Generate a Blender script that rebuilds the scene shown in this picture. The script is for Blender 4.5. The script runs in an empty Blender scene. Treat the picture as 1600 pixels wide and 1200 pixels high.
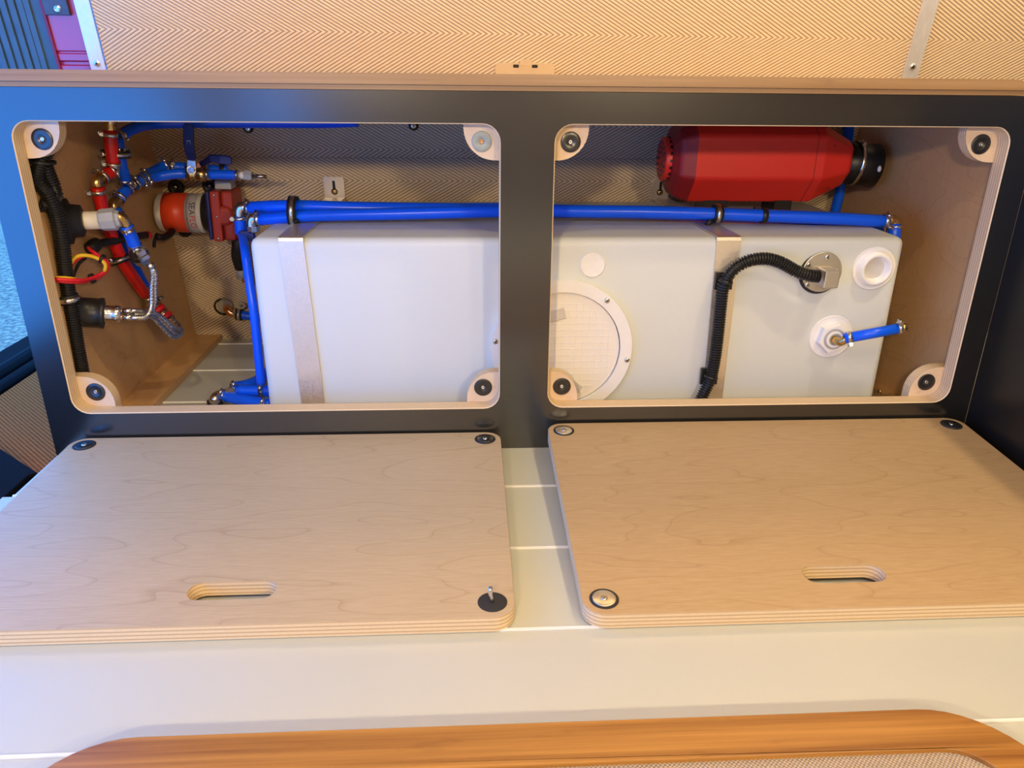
import bpy, bmesh, math, random
from mathutils import Vector, Matrix, Quaternion
from mathutils.geometry import tessellate_polygon
random.seed(7)
S = bpy.context.scene
COL = S.collection

# ------------------------------------------------------------------ camera
CAM = Vector((-0.075, -1.0051, 0.0)); FPX = 1181.07
_a, _b, _c = math.radians(21.805), math.radians(3.303), math.radians(0.561)
FW = Vector((math.sin(_b)*math.cos(_a), math.cos(_b)*math.cos(_a), -math.sin(_a)))
_r = Vector((math.cos(_b), -math.sin(_b), 0)); _u = _r.cross(FW)
RT = _r*math.cos(_c) + _u*math.sin(_c); UP = -_r*math.sin(_c) + _u*math.cos(_c)
cd = bpy.data.cameras.new('camera'); cd.sensor_width = 36; cd.sensor_fit = 'HORIZONTAL'
cd.lens = FPX/1600*36; cd.clip_start = 0.01
cam = bpy.data.objects.new('camera', cd); COL.objects.link(cam)
cam.matrix_world = Matrix((( RT.x, UP.x, -FW.x, CAM.x), (RT.y, UP.y, -FW.y, CAM.y), (RT.z, UP.z, -FW.z, CAM.z), (0, 0, 0, 1)))
S.camera = cam

# ------------------------------------------------------------------ world, exposure, lamps
w = bpy.data.worlds.new('sky'); S.world = w; w.use_nodes = True
bg = w.node_tree.nodes['Background']
bg.inputs[0].default_value = (0.055, 0.29, 1.0, 1); bg.inputs[1].default_value = 5.4
vs = S.view_settings
vs.view_transform = 'Standard'; vs.look = 'None'; vs.gamma = 1; vs.use_curve_mapping = False; vs.exposure = 0.0
WARM = (1.0, 0.78, 0.48)
CEIL = 1.25
PUCKS = [((0.86, -0.50), 10), ((-0.25, -1.15), 7), ((0.75, -1.45), 7)]
STRIP = ((-.66, 1.40), .20, .60, 21.0)  # added unseen strip that brightens the wall above the bench
LAMPS = [((0.50, -1.9, 0.36), 9.0, 'small warm work lamp on a stand at the cabinet side of the aisle'), ((-0.45, -1.9, 0.36), 12.0, 'added warm fill lamp on a stand at the doorway side of the aisle')]  # doorway-side lamp is added to light the right compartment wall

# ------------------------------------------------------------------ helpers
def ray(x, y): return FW + RT*((x-800)/FPX) - UP*((y-600)/FPX)
def P(x, y, Y=None, Z=None, X=None):
    d = ray(x, y)
    t = (Y-CAM.y)/d.y if Y is not None else ((Z-CAM.z)/d.z if Z is not None else (X-CAM.x)/d.x)
    return CAM + d*t
def wallY(z): return .437 - .184*z
def PW(x, y, off=0.0):
    d = ray(x, y); t = (.437-off-CAM.y-.184*CAM.z)/(d.y+.184*d.z)
    return CAM + d*t
FLOOR = -.5056

class MB:
    def __init__(s): s.v = []; s.f = []; s.m = []; s.s = []
    def face(s, idx, m=0, sm=False): s.f.append(tuple(idx)); s.m.append(m); s.s.append(sm)
    def box(s, a, b, m=0, M=None):
        n = len(s.v)
        for z in (a[2], b[2]):
            for x, y in ((a[0], a[1]), (b[0], a[1]), (b[0], b[1]), (a[0], b[1])):
                p = Vector((x, y, z)); s.v.append(M @ p if M else p)
        for q in ((0, 3, 2, 1), (4, 5, 6, 7), (0, 1, 5, 4), (1, 2, 6, 5), (2, 3, 7, 6), (3, 0, 4, 7)):
            s.face([n+i for i in q], m)
        return s
    def prism(s, outer, holes, to3, w0, w1, mf=0, mb=0, ms=0, mh=None, smooth_sides=False):
        mh = ms if mh is None else mh
        loops = [outer]+list(holes)
        tris = tessellate_polygon([[Vector((u, v, 0)) for u, v in l] for l in loops])
        flat = [p for l in loops for p in l]; N = len(flat); n = len(s.v)
        for wv in (w0, w1):
            for u, v in flat: s.v.append(Vector(to3(u, v, wv)))
        for t in tris:
            s.face([n+i for i in t], mf); s.face([n+N+i for i in reversed(t)], mb)
        k = 0
        for li, l in enumerate(loops):
            L = len(l)
            for i in range(L):
                a, b = n+k+i, n+k+(i+1) % L
                s.face((a, b, b+N, a+N), ms if li == 0 else mh, smooth_sides)
            k += L
        return s
    def lathe(s, o, ax, prof, seg=16, m=0, sm=True, capm=None, up=None):
        o = Vector(o); ax = Vector(ax).normalized()
        e1 = ax.orthogonal().normalized() if up is None else (Vector(up)-ax*Vector(up).dot(ax)).normalized()
        e2 = ax.cross(e1)
        n = len(s.v)
        for j, pr in enumerate(prof):
            r, h = pr[0], pr[1]
            for i in range(seg):
                t = 2*math.pi*i/seg
                s.v.append(o + ax*h + (e1*math.cos(t)+e2*math.sin(t))*r)
        for j in range(len(prof)-1):
            mm = prof[j][2] if len(prof[j]) > 2 else m
            for i in range(seg):
                a, b = n+j*seg+i, n+j*seg+(i+1) % seg
                s.face((a, b, b+seg, a+seg), mm, sm)
        c = m if capm is None else capm
        s.face([n+i for i in range(seg)], c); s.face([n+(len(prof)-1)*seg+i for i in range(seg)], c)
        return s
    def cyl(s, a, b, r, seg=14, m=0, r2=None, capm=None):
        a = Vector(a); b = Vector(b)
        return s.lathe(a, b-a, [(r, 0), (r if r2 is None else r2, (b-a).length)], seg, m, True, capm)
    def ring(s, c, ax, ri, ro, wd, seg=18, m=0):
        ax = Vector(ax).normalized(); c = Vector(c)-ax*wd/2; e1 = ax.orthogonal().normalized(); e2 = ax.cross(e1)
        n = len(s.v)
        for r, h in ((ri, 0), (ro, 0), (ro, wd), (ri, wd)):
            for i in range(seg):
                t = 2*math.pi*i/seg; s.v.append(c+ax*h+(e1*math.cos(t)+e2*math.sin(t))*r)
        for j in range(4):
            for i in range(seg):
                a, b = n+j*seg+i, n+j*seg+(i+1) % seg
                a2, b2 = n+((j+1) % 4)*seg+i, n+((j+1) % 4)*seg+(i+1) % seg
                s.face((a, b, b2, a2), m, j in (1, 3))
        return s
    def ball(s, c, r, m=0, seg=12, rings=7, scale=(1, 1, 1)):
        n = len(s.v); c = Vector(c)
        for j in range(1, rings):
            t = math.pi*j/rings
            for i in range(seg):
                a = 2*math.pi*i/seg
                s.v.append(c+Vector((math.sin(t)*math.cos(a)*scale[0], math.sin(t)*math.sin(a)*scale[1], math.cos(t)*scale[2]))*r)
        s.v.append(c+Vector((0, 0, r*scale[2]))); s.v.append(c-Vector((0, 0, r*scale[2])))
        T, B = len(s.v)-2, len(s.v)-1
        for j in range(rings-2):
            for i in range(seg):
                a, b = n+j*seg+i, n+j*seg+(i+1) % seg
                s.face((a, b, b+seg, a+seg), m, True)
        for i in range(seg):
            s.face((T, n+i, n+(i+1) % seg), m, True)
            k = n+(rings-2)*seg; s.face((B, k+i, k+(i+1) % seg), m, True)
        return s
    def tube(s, pts, r, seg=10, m=0, step=None, smooth=True, corr=None, caps=True):
        pts = [Vector(p) for p in pts]
        path = spline(pts, step or 0.008) if (smooth and len(pts) > 2) else pts
        if corr: path = resample(path, corr[0]/4)
        n = len(s.v); k = len(path)
        t0 = (path[1]-path[0]).normalized(); e = t0.orthogonal().normalized(); pt = t0
        for i, p in enumerate(path):
            t = (path[min(i+1, k-1)]-path[max(i-1, 0)]).normalized()
            q = pt.rotation_difference(t); e = q @ e; e = (e-t*e.dot(t)).normalized(); pt = t
            f = t.cross(e)
            rr = r if not corr else (r if i % 4 in (0, 1) else r-corr[1])
            for j in range(seg):
                a = 2*math.pi*j/seg; s.v.append(p+(e*math.cos(a)+f*math.sin(a))*rr)
        for i in range(k-1):
            for j in range(seg):
                a, b = n+i*seg+j, n+i*seg+(j+1) % seg
                s.face((a, b, b+seg, a+seg), m, not corr)
        if caps:
            s.face([n+j for j in range(seg)], m); s.face([n+(k-1)*seg+j for j in range(seg)], m)
        return s
    def build(s, name, mats, parent=None, local=False, bevel=None, fix=True):
        me = bpy.data.meshes.new(name)
        me.from_pydata([tuple(v) for v in s.v], [], s.f)
        for mt in (mats if isinstance(mats, (list, tuple)) else [mats]): me.materials.append(MAT[mt])
        me.polygons.foreach_set('material_index', s.m); me.polygons.foreach_set('use_smooth', s.s)
        if fix:
            bm = bmesh.new(); bm.from_mesh(me); bmesh.ops.recalc_face_normals(bm, faces=bm.faces); bm.to_mesh(me); bm.free()
        me.update()
        o = bpy.data.objects.new(name, me); COL.objects.link(o)
        if parent is not None:
            o.parent = parent
            if not local and parent.type == 'EMPTY': o.matrix_parent_inverse = Matrix.Translation(-parent.location)
        if bevel:
            b = o.modifiers.new('bevel', 'BEVEL'); b.width = bevel; b.segments = 2; b.limit_method = 'ANGLE'
        return o
def spline(pts, step):
    out = []; n = len(pts)
    for i in range(n-1):
        p0 = pts[i-1] if i else pts[0]*2-pts[1]; p1, p2 = pts[i], pts[i+1]; p3 = pts[i+2] if i+2 < n else pts[-1]*2-pts[-2]
        k = max(2, int((p2-p1).length/step))
        for j in range(k):
            t = j/k
            out.append(.5*((2*p1)+(p2-p0)*t+(2*p0-5*p1+4*p2-p3)*t*t+(3*p1-p0-3*p2+p3)*t**3))
    out.append(pts[-1]); return out
def resample(path, d):
    out = [path[0]]; acc = 0
    for a, b in zip(path, path[1:]):
        L = (b-a).length
        while acc+L >= d:
            t = (d-acc)/L; a = a.lerp(b, t); out.append(a); L = (b-a).length; acc = 0
        acc += L
    return out
def tag(o, label, cat, group=None, kind=None):
    if label: o['label'] = label
    if cat: o['category'] = cat
    if group: o['group'] = group
    if kind: o['kind'] = kind
    return o
def thing(name, label, cat, loc=(0, 0, 0), group=None, rot=None, kind=None):
    o = bpy.data.objects.new(name, None); COL.objects.link(o); o.location = loc; o.empty_display_size = .02
    if rot: o.rotation_euler = rot
    return tag(o, label, cat, group, kind)
def rrect(x0, y0, x1, y1, r, n=6):
    rs = r if isinstance(r, (list, tuple)) else [r]*4   # bl, br, tr, tl
    out = []
    for (cx, cy, a0, q) in ((x0, y0, 180, 0), (x1, y0, 270, 1), (x1, y1, 0, 2), (x0, y1, 90, 3)):
        R = rs[q]
        if R <= 1e-6: out.append((cx, cy)); continue
        ox = cx+R if q in (0, 3) else cx-R; oy = cy+R if q in (0, 1) else cy-R
        for i in range(n+1):
            a = math.radians(a0+90*i/n); out.append((ox+R*math.cos(a), oy+R*math.sin(a)))
    return out
def circ(cx, cy, r, n=24): return [(cx+r*math.cos(2*math.pi*i/n), cy+r*math.sin(2*math.pi*i/n)) for i in range(n)]
XZ = lambda u, v, w: (u, w, v)      # panel in a vertical plane, w = depth Y
XY = lambda u, v, w: (u, v, w)      # panel lying flat
YZ = lambda u, v, w: (w, u, v)

# ------------------------------------------------------------------ materials
MAT = {}
class NT:
    def __init__(s, name):
        m = bpy.data.materials.new(name); m.use_nodes = True; s.t = m.node_tree; s.b = s.t.nodes['Principled BSDF']; MAT[name] = m
    def n(s, typ, **kw):
        nd = s.t.nodes.new('ShaderNode'+typ)
        for k, v in kw.items():
            if k.startswith('i_'):
                key = k[2:]; key = int(key) if key.isdigit() else key.replace('_', ' ')
                nd.inputs[key].default_value = v
            else: setattr(nd, k, v)
        return nd
    def l(s, a, b): s.t.links.new(a, b)
    def math(s, op, a, b=None, c=None):
        nd = s.n('Math', operation=op)
        for i, x in enumerate((a, b, c)):
            if x is None: continue
            if isinstance(x, (int, float)): nd.inputs[i].default_value = x
            else: s.l(x, nd.inputs[i])
        return nd.outputs[0]
    def coord(s, scale=(1, 1, 1), loc=(0, 0, 0)):
        tc = s.n('TexCoord'); mp = s.n('Mapping'); mp.inputs['Scale'].default_value = scale; mp.inputs['Location'].default_value = loc
        s.l(tc.outputs['Object'], mp.inputs[0]); return mp.outputs[0]
    def noise(s, vec, scale, detail=3, rough=.55):
        nd = s.n('TexNoise'); nd.inputs['Scale'].default_value = scale; nd.inputs['Detail'].default_value = detail; nd.inputs['Roughness'].default_value = rough
        s.l(vec, nd.inputs['Vector']); return nd.outputs['Fac']
    def mix(s, fac, a, b):
        nd = s.n('Mix', data_type='RGBA')
        if isinstance(fac, (int, float)): nd.inputs[0].default_value = fac
        else: s.l(fac, nd.inputs[0])
        for i, x in ((6, a), (7, b)):
            if isinstance(x, tuple): nd.inputs[i].default_value = (*x, 1)
            else: s.l(x, nd.inputs[i])
        return nd.outputs[2]
    def ramp(s, fac, stops):
        nd = s.n('ValToRGB'); e = nd.color_ramp.elements
        while len(e) < len(stops): e.new(.5)
        for q, (p, c) in zip(e, stops): q.position = p; q.color = (*c, 1) if isinstance(c, tuple) else (c, c, c, 1)
        s.l(fac, nd.inputs[0]); return nd.outputs[0]
    def bump(s, h, strength=.3, dist=.002):
        nd = s.n('Bump'); nd.inputs['Strength'].default_value = strength; nd.inputs['Distance'].default_value = dist
        s.l(h, nd.inputs['Height']); s.l(nd.outputs[0], s.b.inputs['Normal'])
    def col(s, c):
        if isinstance(c, tuple): s.b.inputs['Base Color'].default_value = (*c, 1)
        else: s.l(c, s.b.inputs['Base Color'])
    def set(s, rough=.5, metal=0, **kw):
        s.b.inputs['Roughness'].default_value = rough; s.b.inputs['Metallic'].default_value = metal
        for k, v in kw.items(): s.b.inputs[k.replace('_', ' ')].default_value = v
        return s
def flat(name, c, rough=.5, metal=0, var=.12, scale=60, bump=0, **kw):
    n = NT(name); n.set(rough, metal, **kw)
    f = n.noise(n.coord(), scale, 3)
    lo = tuple(x*(1-var) for x in c); hi = tuple(min(1, x*(1+var)) for x in c)
    n.col(n.mix(f, lo, hi))
    if bump: n.bump(f, bump, .001)
    return n
flat('black_panel', (.010, .010, .010), .21, 0, .2, 30, IOR=2.05)
flat('black_side', (.008, .008, .008), .35, 0, .2, 30, IOR=1.5)
flat('black_plastic', (.012, .012, .012), .38)
flat('black_rubber', (.010, .010, .011), .55)
flat('black_tape', (.008, .008, .009), .4, 0, .3, 120, .3)
flat('blue_hose', (.003, .11, 1.0), .28, 0, .06, 40, IOR=1.45)
flat('red_hose', (.62, .006, .004), .32, 0, .06)
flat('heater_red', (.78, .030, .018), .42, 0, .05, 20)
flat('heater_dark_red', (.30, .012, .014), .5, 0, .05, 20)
flat('pump_red', (.42, .035, .018), .5, 0, .08)
flat('label_red', (.72, .055, .012), .4, 0, .15, 30)
flat('label_grey', (.42, .38, .36), .5)
flat('print_black', (.02, .02, .03), .6)
flat('print_red', (.6, .03, .02), .6)
flat('print_silver', (.5, .55, .65), .4)
flat('handle_blue', (.008, .014, .13), .45)
flat('magnet_black', (.010, .010, .011), .3, 0, .1, 60, IOR=1.75)
flat('brass', (.62, .42, .17), .25, 1.0, .12, 50)
flat('nickel', (.62, .56, .48), .22, 1.0, .12, 60)
flat('steel', (.68, .66, .63), .24, 1.0, .15, 80)
flat('zinc_disc', (.36, .39, .34), .55, .3, .2, 200)
flat('copper', (.75, .38, .18), .25, 1.0, .1)
flat('pvc_white', (.80, .72, .55), .45, 0, .05)
flat('pvc_grey', (.42, .43, .44), .5, 0, .08)
flat('motor_white', (.66, .62, .55), .5, 0, .06)
flat('plastic_white', (.86, .85, .82), .35, 0, .03)
flat('wire_yellow', (.85, .55, .02), .4)
flat('wire_red', (.7, .01, .02), .4)
flat('sender_plate', (.66, .62, .55), .35, .85, .08, 60)
flat('gasket', (.02, .02, .02), .7)
flat('paint_red', (.45, .02, .09), .35, 0, .06, 20, IOR=2.0)
flat('paint_dark_red', (.22, .004, .02), .35)
flat('seam_white', (.92, .90, .86), .45, 0, .02)
flat('interior_cream', (.50, .44, .36), .7, 0, .05, 8)
flat('interior_tan', (.36, .29, .22), .8, 0, .1, 8)
flat('door_black', (.006, .004, .003), .8, Specular_IOR_Level=0.06)
flat('sealant', (.45, .40, .30), .7, 0, .3, 300, .4)
flat('bracket_steel', (.72, .64, .5), .35, .9, .06, 60)
# translucent white tank plastic
n = flat('tank_white', (.69, .725, .70), .42, 0, .025, 9)
n.b.inputs['Subsurface Weight'].default_value = .25; n.b.inputs['Subsurface Radius'].default_value = (.03, .03, .03); n.b.inputs['Subsurface Scale'].default_value = .3
flat('tank_ring', (.86, .86, .85), .35, 0, .06, 120, .2)
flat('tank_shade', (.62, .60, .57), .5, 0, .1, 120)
# aluminium with fine scratches
def alum(name, c, sc, rough=.34, metal=1.0):
    n = NT(name); n.set(rough, metal)
    f = n.noise(n.coord(sc), 1, 4); n.col(n.mix(f, tuple(x*.8 for x in c), c))
    r = n.ramp(f, [(.3, rough-.08), (.7, rough+.12)]); n.l(r, n.b.inputs['Roughness']); n.bump(f, .08, .0005)
alum('aluminium', (.86, .86, .86), (400, 400, 40), .45, .6)
alum('strap_metal', (.90, .82, .70), (300, 300, 300), .42, .85)
# birch veneer with cathedral grain
def veneer(name, c1, c2, line, off=(0, 0, 0), sc=(1.0, 4.6, 1.0), rough=.5, linew=.045):
    n = NT(name); n.set(rough, 0)
    v = n.coord(sc, off)
    big = n.noise(v, 2.1, 2, .45)
    k = n.math('FRACT', n.math('MULTIPLY', big, 12.0))
    ln = n.ramp(k, [(0, 1.0), (linew, .35), (linew*2.5, 0.0), (1.0, 0.0)])
    fine = n.noise(n.coord((14, 160, 14), off), 3, 3)
    base = n.mix(n.ramp(fine, [(.3, 0.0), (.75, 1.0)]), c1, c2)
    shade = n.noise(v, 1.2, 2); base = n.mix(n.math('MULTIPLY', k, .07), base, line)
    n.col(n.mix(n.math('MULTIPLY', ln, .42), base, line)); n.bump(fine, .05, .0006)
veneer('birch', (.48, .37, .22), (.55, .43, .265), (.31, .20, .10), (3.1, 1.7, 0))  # same wood as the warm copy, cooler light tinted into its colour
veneer('birch_warm_lit', (.46, .31, .15), (.53, .37, .19), (.32, .185, .075), (9.4, 5.2, 0))  # same birch, warm lamplight tinted into the colour
veneer('birch_block', (.74, .56, .38), (.80, .63, .44), (.55, .36, .2), (1, 2, 3), (6, 3, 14))
veneer('birch_wall', (.60, .35, .14), (.68, .41, .18), (.42, .22, .07), (4, 4, 4), (1.2, 1.2, 5))  # same birch, browned in its colour for the dim compartment light
def plyedge(name, axis, pitch=.0031, pale=(.86, .66, .40), dark=(.42, .26, .13)):
    n = NT(name); n.set(.6, 0)
    sp = n.n('SeparateXYZ'); n.l(n.coord(), sp.inputs[0])
    ax = sp.outputs['XYZ'.index(axis)]
    k = n.math('FRACT', n.math('DIVIDE', ax, pitch))
    st = n.ramp(k, [(0, 0.0), (.55, 0.0), (.62, 1.0), (.9, 1.0), (.97, 0.0)])
    f = n.noise(n.coord((60, 60, 60)), 4, 3)
    pc = n.mix(f, tuple(x*.85 for x in pale), pale)
    n.col(n.mix(n.math('MULTIPLY', st, .62), pc, dark)); n.bump(k, .15, .0006)
plyedge('edge_Y', 'Y', .0046); plyedge('edge_Z', 'Z', .0046)
# bamboo: long streaks along X
def bamboo(name, c1, c2, c3):
    n = NT(name); n.set(.38, 0)
    f = n.noise(n.coord((2.2, 120, 120)), 1.0, 4, .6); g = n.noise(n.coord((9, 30, 30), (4, 2, 1)), 1.4, 3)
    base = n.mix(n.ramp(f, [(.3, 0.0), (.7, 1.0)]), c1, c2)
    n.col(n.mix(n.ramp(g, [(.62, 0.0), (.8, .6)]), base, c3)); n.bump(f, .06, .0005)
bamboo('bamboo', (.23, .080, .010), (.48, .225, .042), (.15, .045, .006))
bamboo('bamboo_edge', (.30, .165, .065), (.44, .27, .125), (.18, .09, .035))
# vinyl plank floor
n = flat('plank', (.55, .565, .49), .48, 0, .03, 5); 
# herringbone corded wall fabric
def herring(name, vapex, light=(.80, .62, .40), dark=(.30, .20, .11)):
    n = NT(name); n.set(.75, 0)
    sp = n.n('SeparateXYZ'); n.l(n.coord(), sp.inputs[0])
    pp = n.math('PINGPONG', n.math('SUBTRACT', sp.outputs[2], vapex), .065)
    wv = n.math('ADD', sp.outputs[0], n.math('DIVIDE', pp, .56))
    k = n.math('FRACT', n.math('DIVIDE', wv, .0104))
    tri = n.math('PINGPONG', k, .5)
    st = n.ramp(tri, [(.04, 0.0), (.2, .75), (.36, 1.0)])
    thr = n.noise(n.coord((40, 40, 900)), 1.0, 2); blot = n.noise(n.coord(), 9, 3)
    lc = n.mix(n.ramp(thr, [(.35, 0.0), (.7, 1.0)]), tuple(x*.8 for x in light), light)
    lc = n.mix(n.math('MULTIPLY', blot, .35), lc, tuple(x*.8 for x in light))
    n.col(n.mix(st, dark, lc)); n.bump(st, .5, .0015)
herring('herring_low', -.175); herring('herring_mid_a', -.118); herring('herring_mid_b', -.075); herring('herring_up', .075)
# woven carpet / fabric
def weave(name, c1, c2, p):
    n = NT(name); n.set(.85, 0, Specular_IOR_Level=0.05)
    sp = n.n('SeparateXYZ'); n.l(n.coord(), sp.inputs[0])
    a = n.math('SINE', n.math('MULTIPLY', sp.outputs[0], 2*math.pi/p)); b = n.math('SINE', n.math('MULTIPLY', n.math('ADD', sp.outputs[1], sp.outputs[2]), 2*math.pi/p))
    k = n.math('ADD', n.math('MULTIPLY', n.math('MULTIPLY', a, b), .5), .5)
    f = n.noise(n.coord(), 180, 2); k2 = n.math('ADD', n.math('MULTIPLY', k, .7), n.math('MULTIPLY', f, .3))
    n.col(n.ramp(k2, [(.25, c1), (.7, c2)])); n.bump(k, .6, .0015)
weave('woven_mat', (.10, .030, .006), (.55, .165, .034), .0075)
weave('woven_cloth', (.30, .23, .16), (.56, .46, .35), .0036)
# asphalt
n = NT('asphalt'); n.set(.8, 0)
f = n.noise(n.coord(), 42, 4, .7)
n.col(n.ramp(f, [(.35, (.16, .10, .05)), (.5, (.42, .24, .12)), (.66, (.85, .52, .26))])); n.bump(f, .8, .02)
# ribbed exterior plastic
flat('ribbed_plastic', (.055, .105, .14), .5, 0, .3, 40, .2)
flat('bracket_dark', (.06, .075, .10), .4, 0, .3, 60)
# braided steel
n = NT('braid'); n.set(.32, 1.0)
v = n.coord((1, 1, 1)); ck = n.n('TexChecker'); ck.inputs['Scale'].default_value = 420; n.l(v, ck.inputs[0])
n.col(n.mix(ck.outputs['Fac'], (.30, .29, .28), (.85, .83, .80))); n.bump(ck.outputs['Fac'], .4, .0006)
# milky lid
n = flat('lid_clear', (.86, .82, .74), .3, 0, .03, 30)
ck = n.n('TexBrick')
n = NT('lamp_glow'); n.b.inputs['Emission Color'].default_value = (*WARM, 1); n.b.inputs['Emission Strength'].default_value = 6

# ================================================================== SETTING
def struct(name, mb, mats, parent=None, **k):
    o = mb.build(name, mats, parent, **k)
    if parent is None: o['kind'] = 'structure'
    return o
# floor with its planks and seam strips
FX0, FX1 = -.671, 1.6
fl = struct('floor', MB().box((FX0, -2.2, FLOOR-.03), (FX1, .56, FLOOR-.012)), 'plank')
SEAMS = [.495, .342, .191, .04, -.1146, -.2593, -.400, -.534, -.68, -.83, -.98, -1.13, -1.28, -1.43, -1.58, -1.73, -1.88, -2.03, -2.18]
edges = [.56]+SEAMS
for i in range(len(edges)-1):
    y1, y0 = edges[i], edges[i+1]
    x0 = FX0 if i < 4 else (FX0 if i == 4 else FX0-.012)
    MB().box((x0, y0+.002, FLOOR-.012), (FX1, y1-.002, FLOOR)).build('plank', 'plank', fl)
for y in SEAMS[:-1]:
    MB().prism([(y-.0024, FLOOR-.011), (y+.0024, FLOOR-.011), (y+.0014, FLOOR+.0016), (y-.0014, FLOOR+.0016)], [], YZ, FX0, FX1).build('seam_strip', 'seam_white', fl)
# back wall: leaning, corded herringbone cloth panels
def wallpanel(x0, x1, z0, z1, t=.0, th=.004):
    mb = MB(); 
    pr = [(wallY(z0)-t-th, z0), (wallY(z0)-t, z0), (wallY(z1)-t, z1), (wallY(z1)-t-th, z1)]
    return mb.prism(pr, [], YZ, x0, x1)
wb = struct('wall_back', MB().prism([(wallY(-.53), -.53), (wallY(-.53)+.03, -.53), (wallY(CEIL)+.03, CEIL), (wallY(CEIL), CEIL)], [], YZ, -.69, 1.6), 'interior_tan')
wallpanel(-.69, .70, -.506, -.1335).build('cloth_panel', 'herring_low', wb)
wallpanel(-.69, .02, -.1325, .004, .003).build('cloth_panel', 'herring_mid_a', wb)
wallpanel(.021, .70, -.1325, .004, .003).build('cloth_panel', 'herring_mid_b', wb)
wallpanel(-.69, .708, .0045, CEIL-.01).build('cloth_panel', 'herring_up', wb)
wallpanel(.7085, 1.58, .0045, CEIL-.01).build('cloth_panel', 'herring_up', wb)
# aluminium trim strips with screws
def trim(name, xa, xb, zs):
    o = wallpanel(xa, xb, .0, CEIL-.02, .0045, .003).build(name, 'aluminium'); o['kind'] = 'structure'
    c = Vector(((xa+xb)/2, wallY(zs)-.0075, zs)); nrm = Vector((0, -1, -.184)).normalized()
    screw(c, nrm, .0055, o)
def screw(c, nrm, r, parent, mat='steel', hole='black_plastic', name='screw', local=False):
    mb = MB(); mb.lathe(c, nrm, [(r, -.001), (r, .0006), (r*.8, .0017), (r*.4, .0021)], 12, 0)
    nrm = Vector(nrm).normalized(); e = nrm.orthogonal().normalized(); f = nrm.cross(e)
    for a, b in ((e, f), (f, e)):
        M = Matrix((a, b, nrm)).transposed().to_4x4(); M.translation = Vector(c)
        mb.box((-r*.45, -r*.1, .0), (r*.45, r*.1, .0024), 1, M)
    return mb.build(name, [mat, hole], parent, local)
trim('trim_1', -.716, -.692, .022); trim('trim_2', .708, .736, .031)
# closing shell: ceiling, far side, right end, left side around the open door
struct('ceiling', MB().box((-1.0, -2.25, CEIL), (1.65, .56, CEIL+.03)), 'interior_cream')
struct('wall_front', MB().box((-.75, -2.25, -.53), (1.65, -2.2, CEIL)), 'interior_tan')
struct('wall_right', MB().box((1.6, -2.2, -.53), (1.65, .56, CEIL)), 'interior_tan')
mb = MB(); mb.box((-.98, -2.2, -.53), (-.93, -1.55, CEIL)); mb.box((-.98, -1.55, .08), (-.93, -.22, CEIL)); mb.box((-.98, -.22, .62), (-.93, .43, CEIL))  # unseen header, made low to cut sky light, raised near the pillar
struct('wall_left', mb, 'interior_tan')
# ground outside
tag(MB().box((-5.5, -.6, -.98), (-1.0, 8, -.95)).build('ground', 'asphalt'), None, None, None, 'structure')

# ---- open door area at the left
t = thing('door_sill', 'black rubber-sealed door sill running along the open doorway at left', 'door sill', (-.95, -.3, -.53))
MB().box((-1.04, -1.55, -.60), (-.985, .9, -.522)).build('outer_step', 'door_black', t, bevel=.004)
MB().tube([(-.955, -1.55, -.515), (-.955, .9, -.515)], .014, 10, smooth=False).build('door_seal', 'door_black', t)
MB().box((-.985, -1.55, -.56), (-.905, .9, -.528)).build('tread', 'door_black', t, bevel=.003)
MB().tube([(-.925, -1.55, -.522), (-.925, .9, -.522)], .011, 10, smooth=False).build('door_seal', 'door_black', t)
t = MB().box((-.905, -.55, -.56), (-.6725, .5, -.522)).build('woven_mat', 'woven_mat')
tag(t, 'brown woven mat covering the entry step beside the bench', 'mat')
a, b = P(0, 703, Z=-.512), P(60, 742, Z=-.512); d = (a-b)
q = [tuple((b-d*.0).xy), tuple((a+d*.6).xy), (a.x-.1, -.50), (-.684, -.50), (-.684, b.y-.006)]
t = MB().prism(q, [], XY, -.5215, -.508, 0).build('step_tread', 'door_black', bevel=.002)
tag(t, 'black plastic step tread lying on the woven mat', 'step')

# ---- red pillar with black bracket, ribbed panel beyond
t = thing('door_pillar', 'glossy red painted van door pillar behind the bench end', 'pillar', (-.755, .45, -.05))
mb = MB()
pts = []
def pil(z, dy): return (wallY(z)+dy, z)
for z, dy in [(-.02, .012), (.018, .012), (.0205, .017), (.0245, .017), (.027, .012), (.0365, .012), (.0385, .015), (.0405, .015), (.0425, .012), (CEIL, .012)]: pts.append(pil(z, dy))
pts2 = [(p[0]+.03, p[1]) for p in reversed(pts)]
mb.prism(pts+pts2, [], YZ, -.776, -.700).build('pillar_body', 'paint_red', t)
wallpanel(-.7785, -.774, -.02, CEIL-.01, -.014, .006).build('edge_lip', 'paint_dark_red', t)
t = thing('latch_bracket', 'dark grey latch bracket bolted to the red pillar', 'bracket', (-.75, .43, .09))
wallpanel(-.772, -.7325, .0955, .30, -.0115, .008).build('plate', 'bracket_dark', t, bevel=.001)
c = PW(90, 14, -.004); n_ = Vector((0, -1, -.184)).normalized()
MB().lathe(c, n_, [(.0062, -.002), (.0062, .0008), (.0048, .0012), (.0048, .0035), (.0028, .004), (.0022, .002)], 16).build('bolt', 'steel', t)
t = thing('ribbed_panel', 'blue-grey ribbed plastic panel beside the red pillar', 'panel', (-.86, .45, -.05))
wallpanel(-1.02, -.779, -.02, CEIL-.01, -.022, .006).build('backing', 'ribbed_plastic', t)
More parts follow.
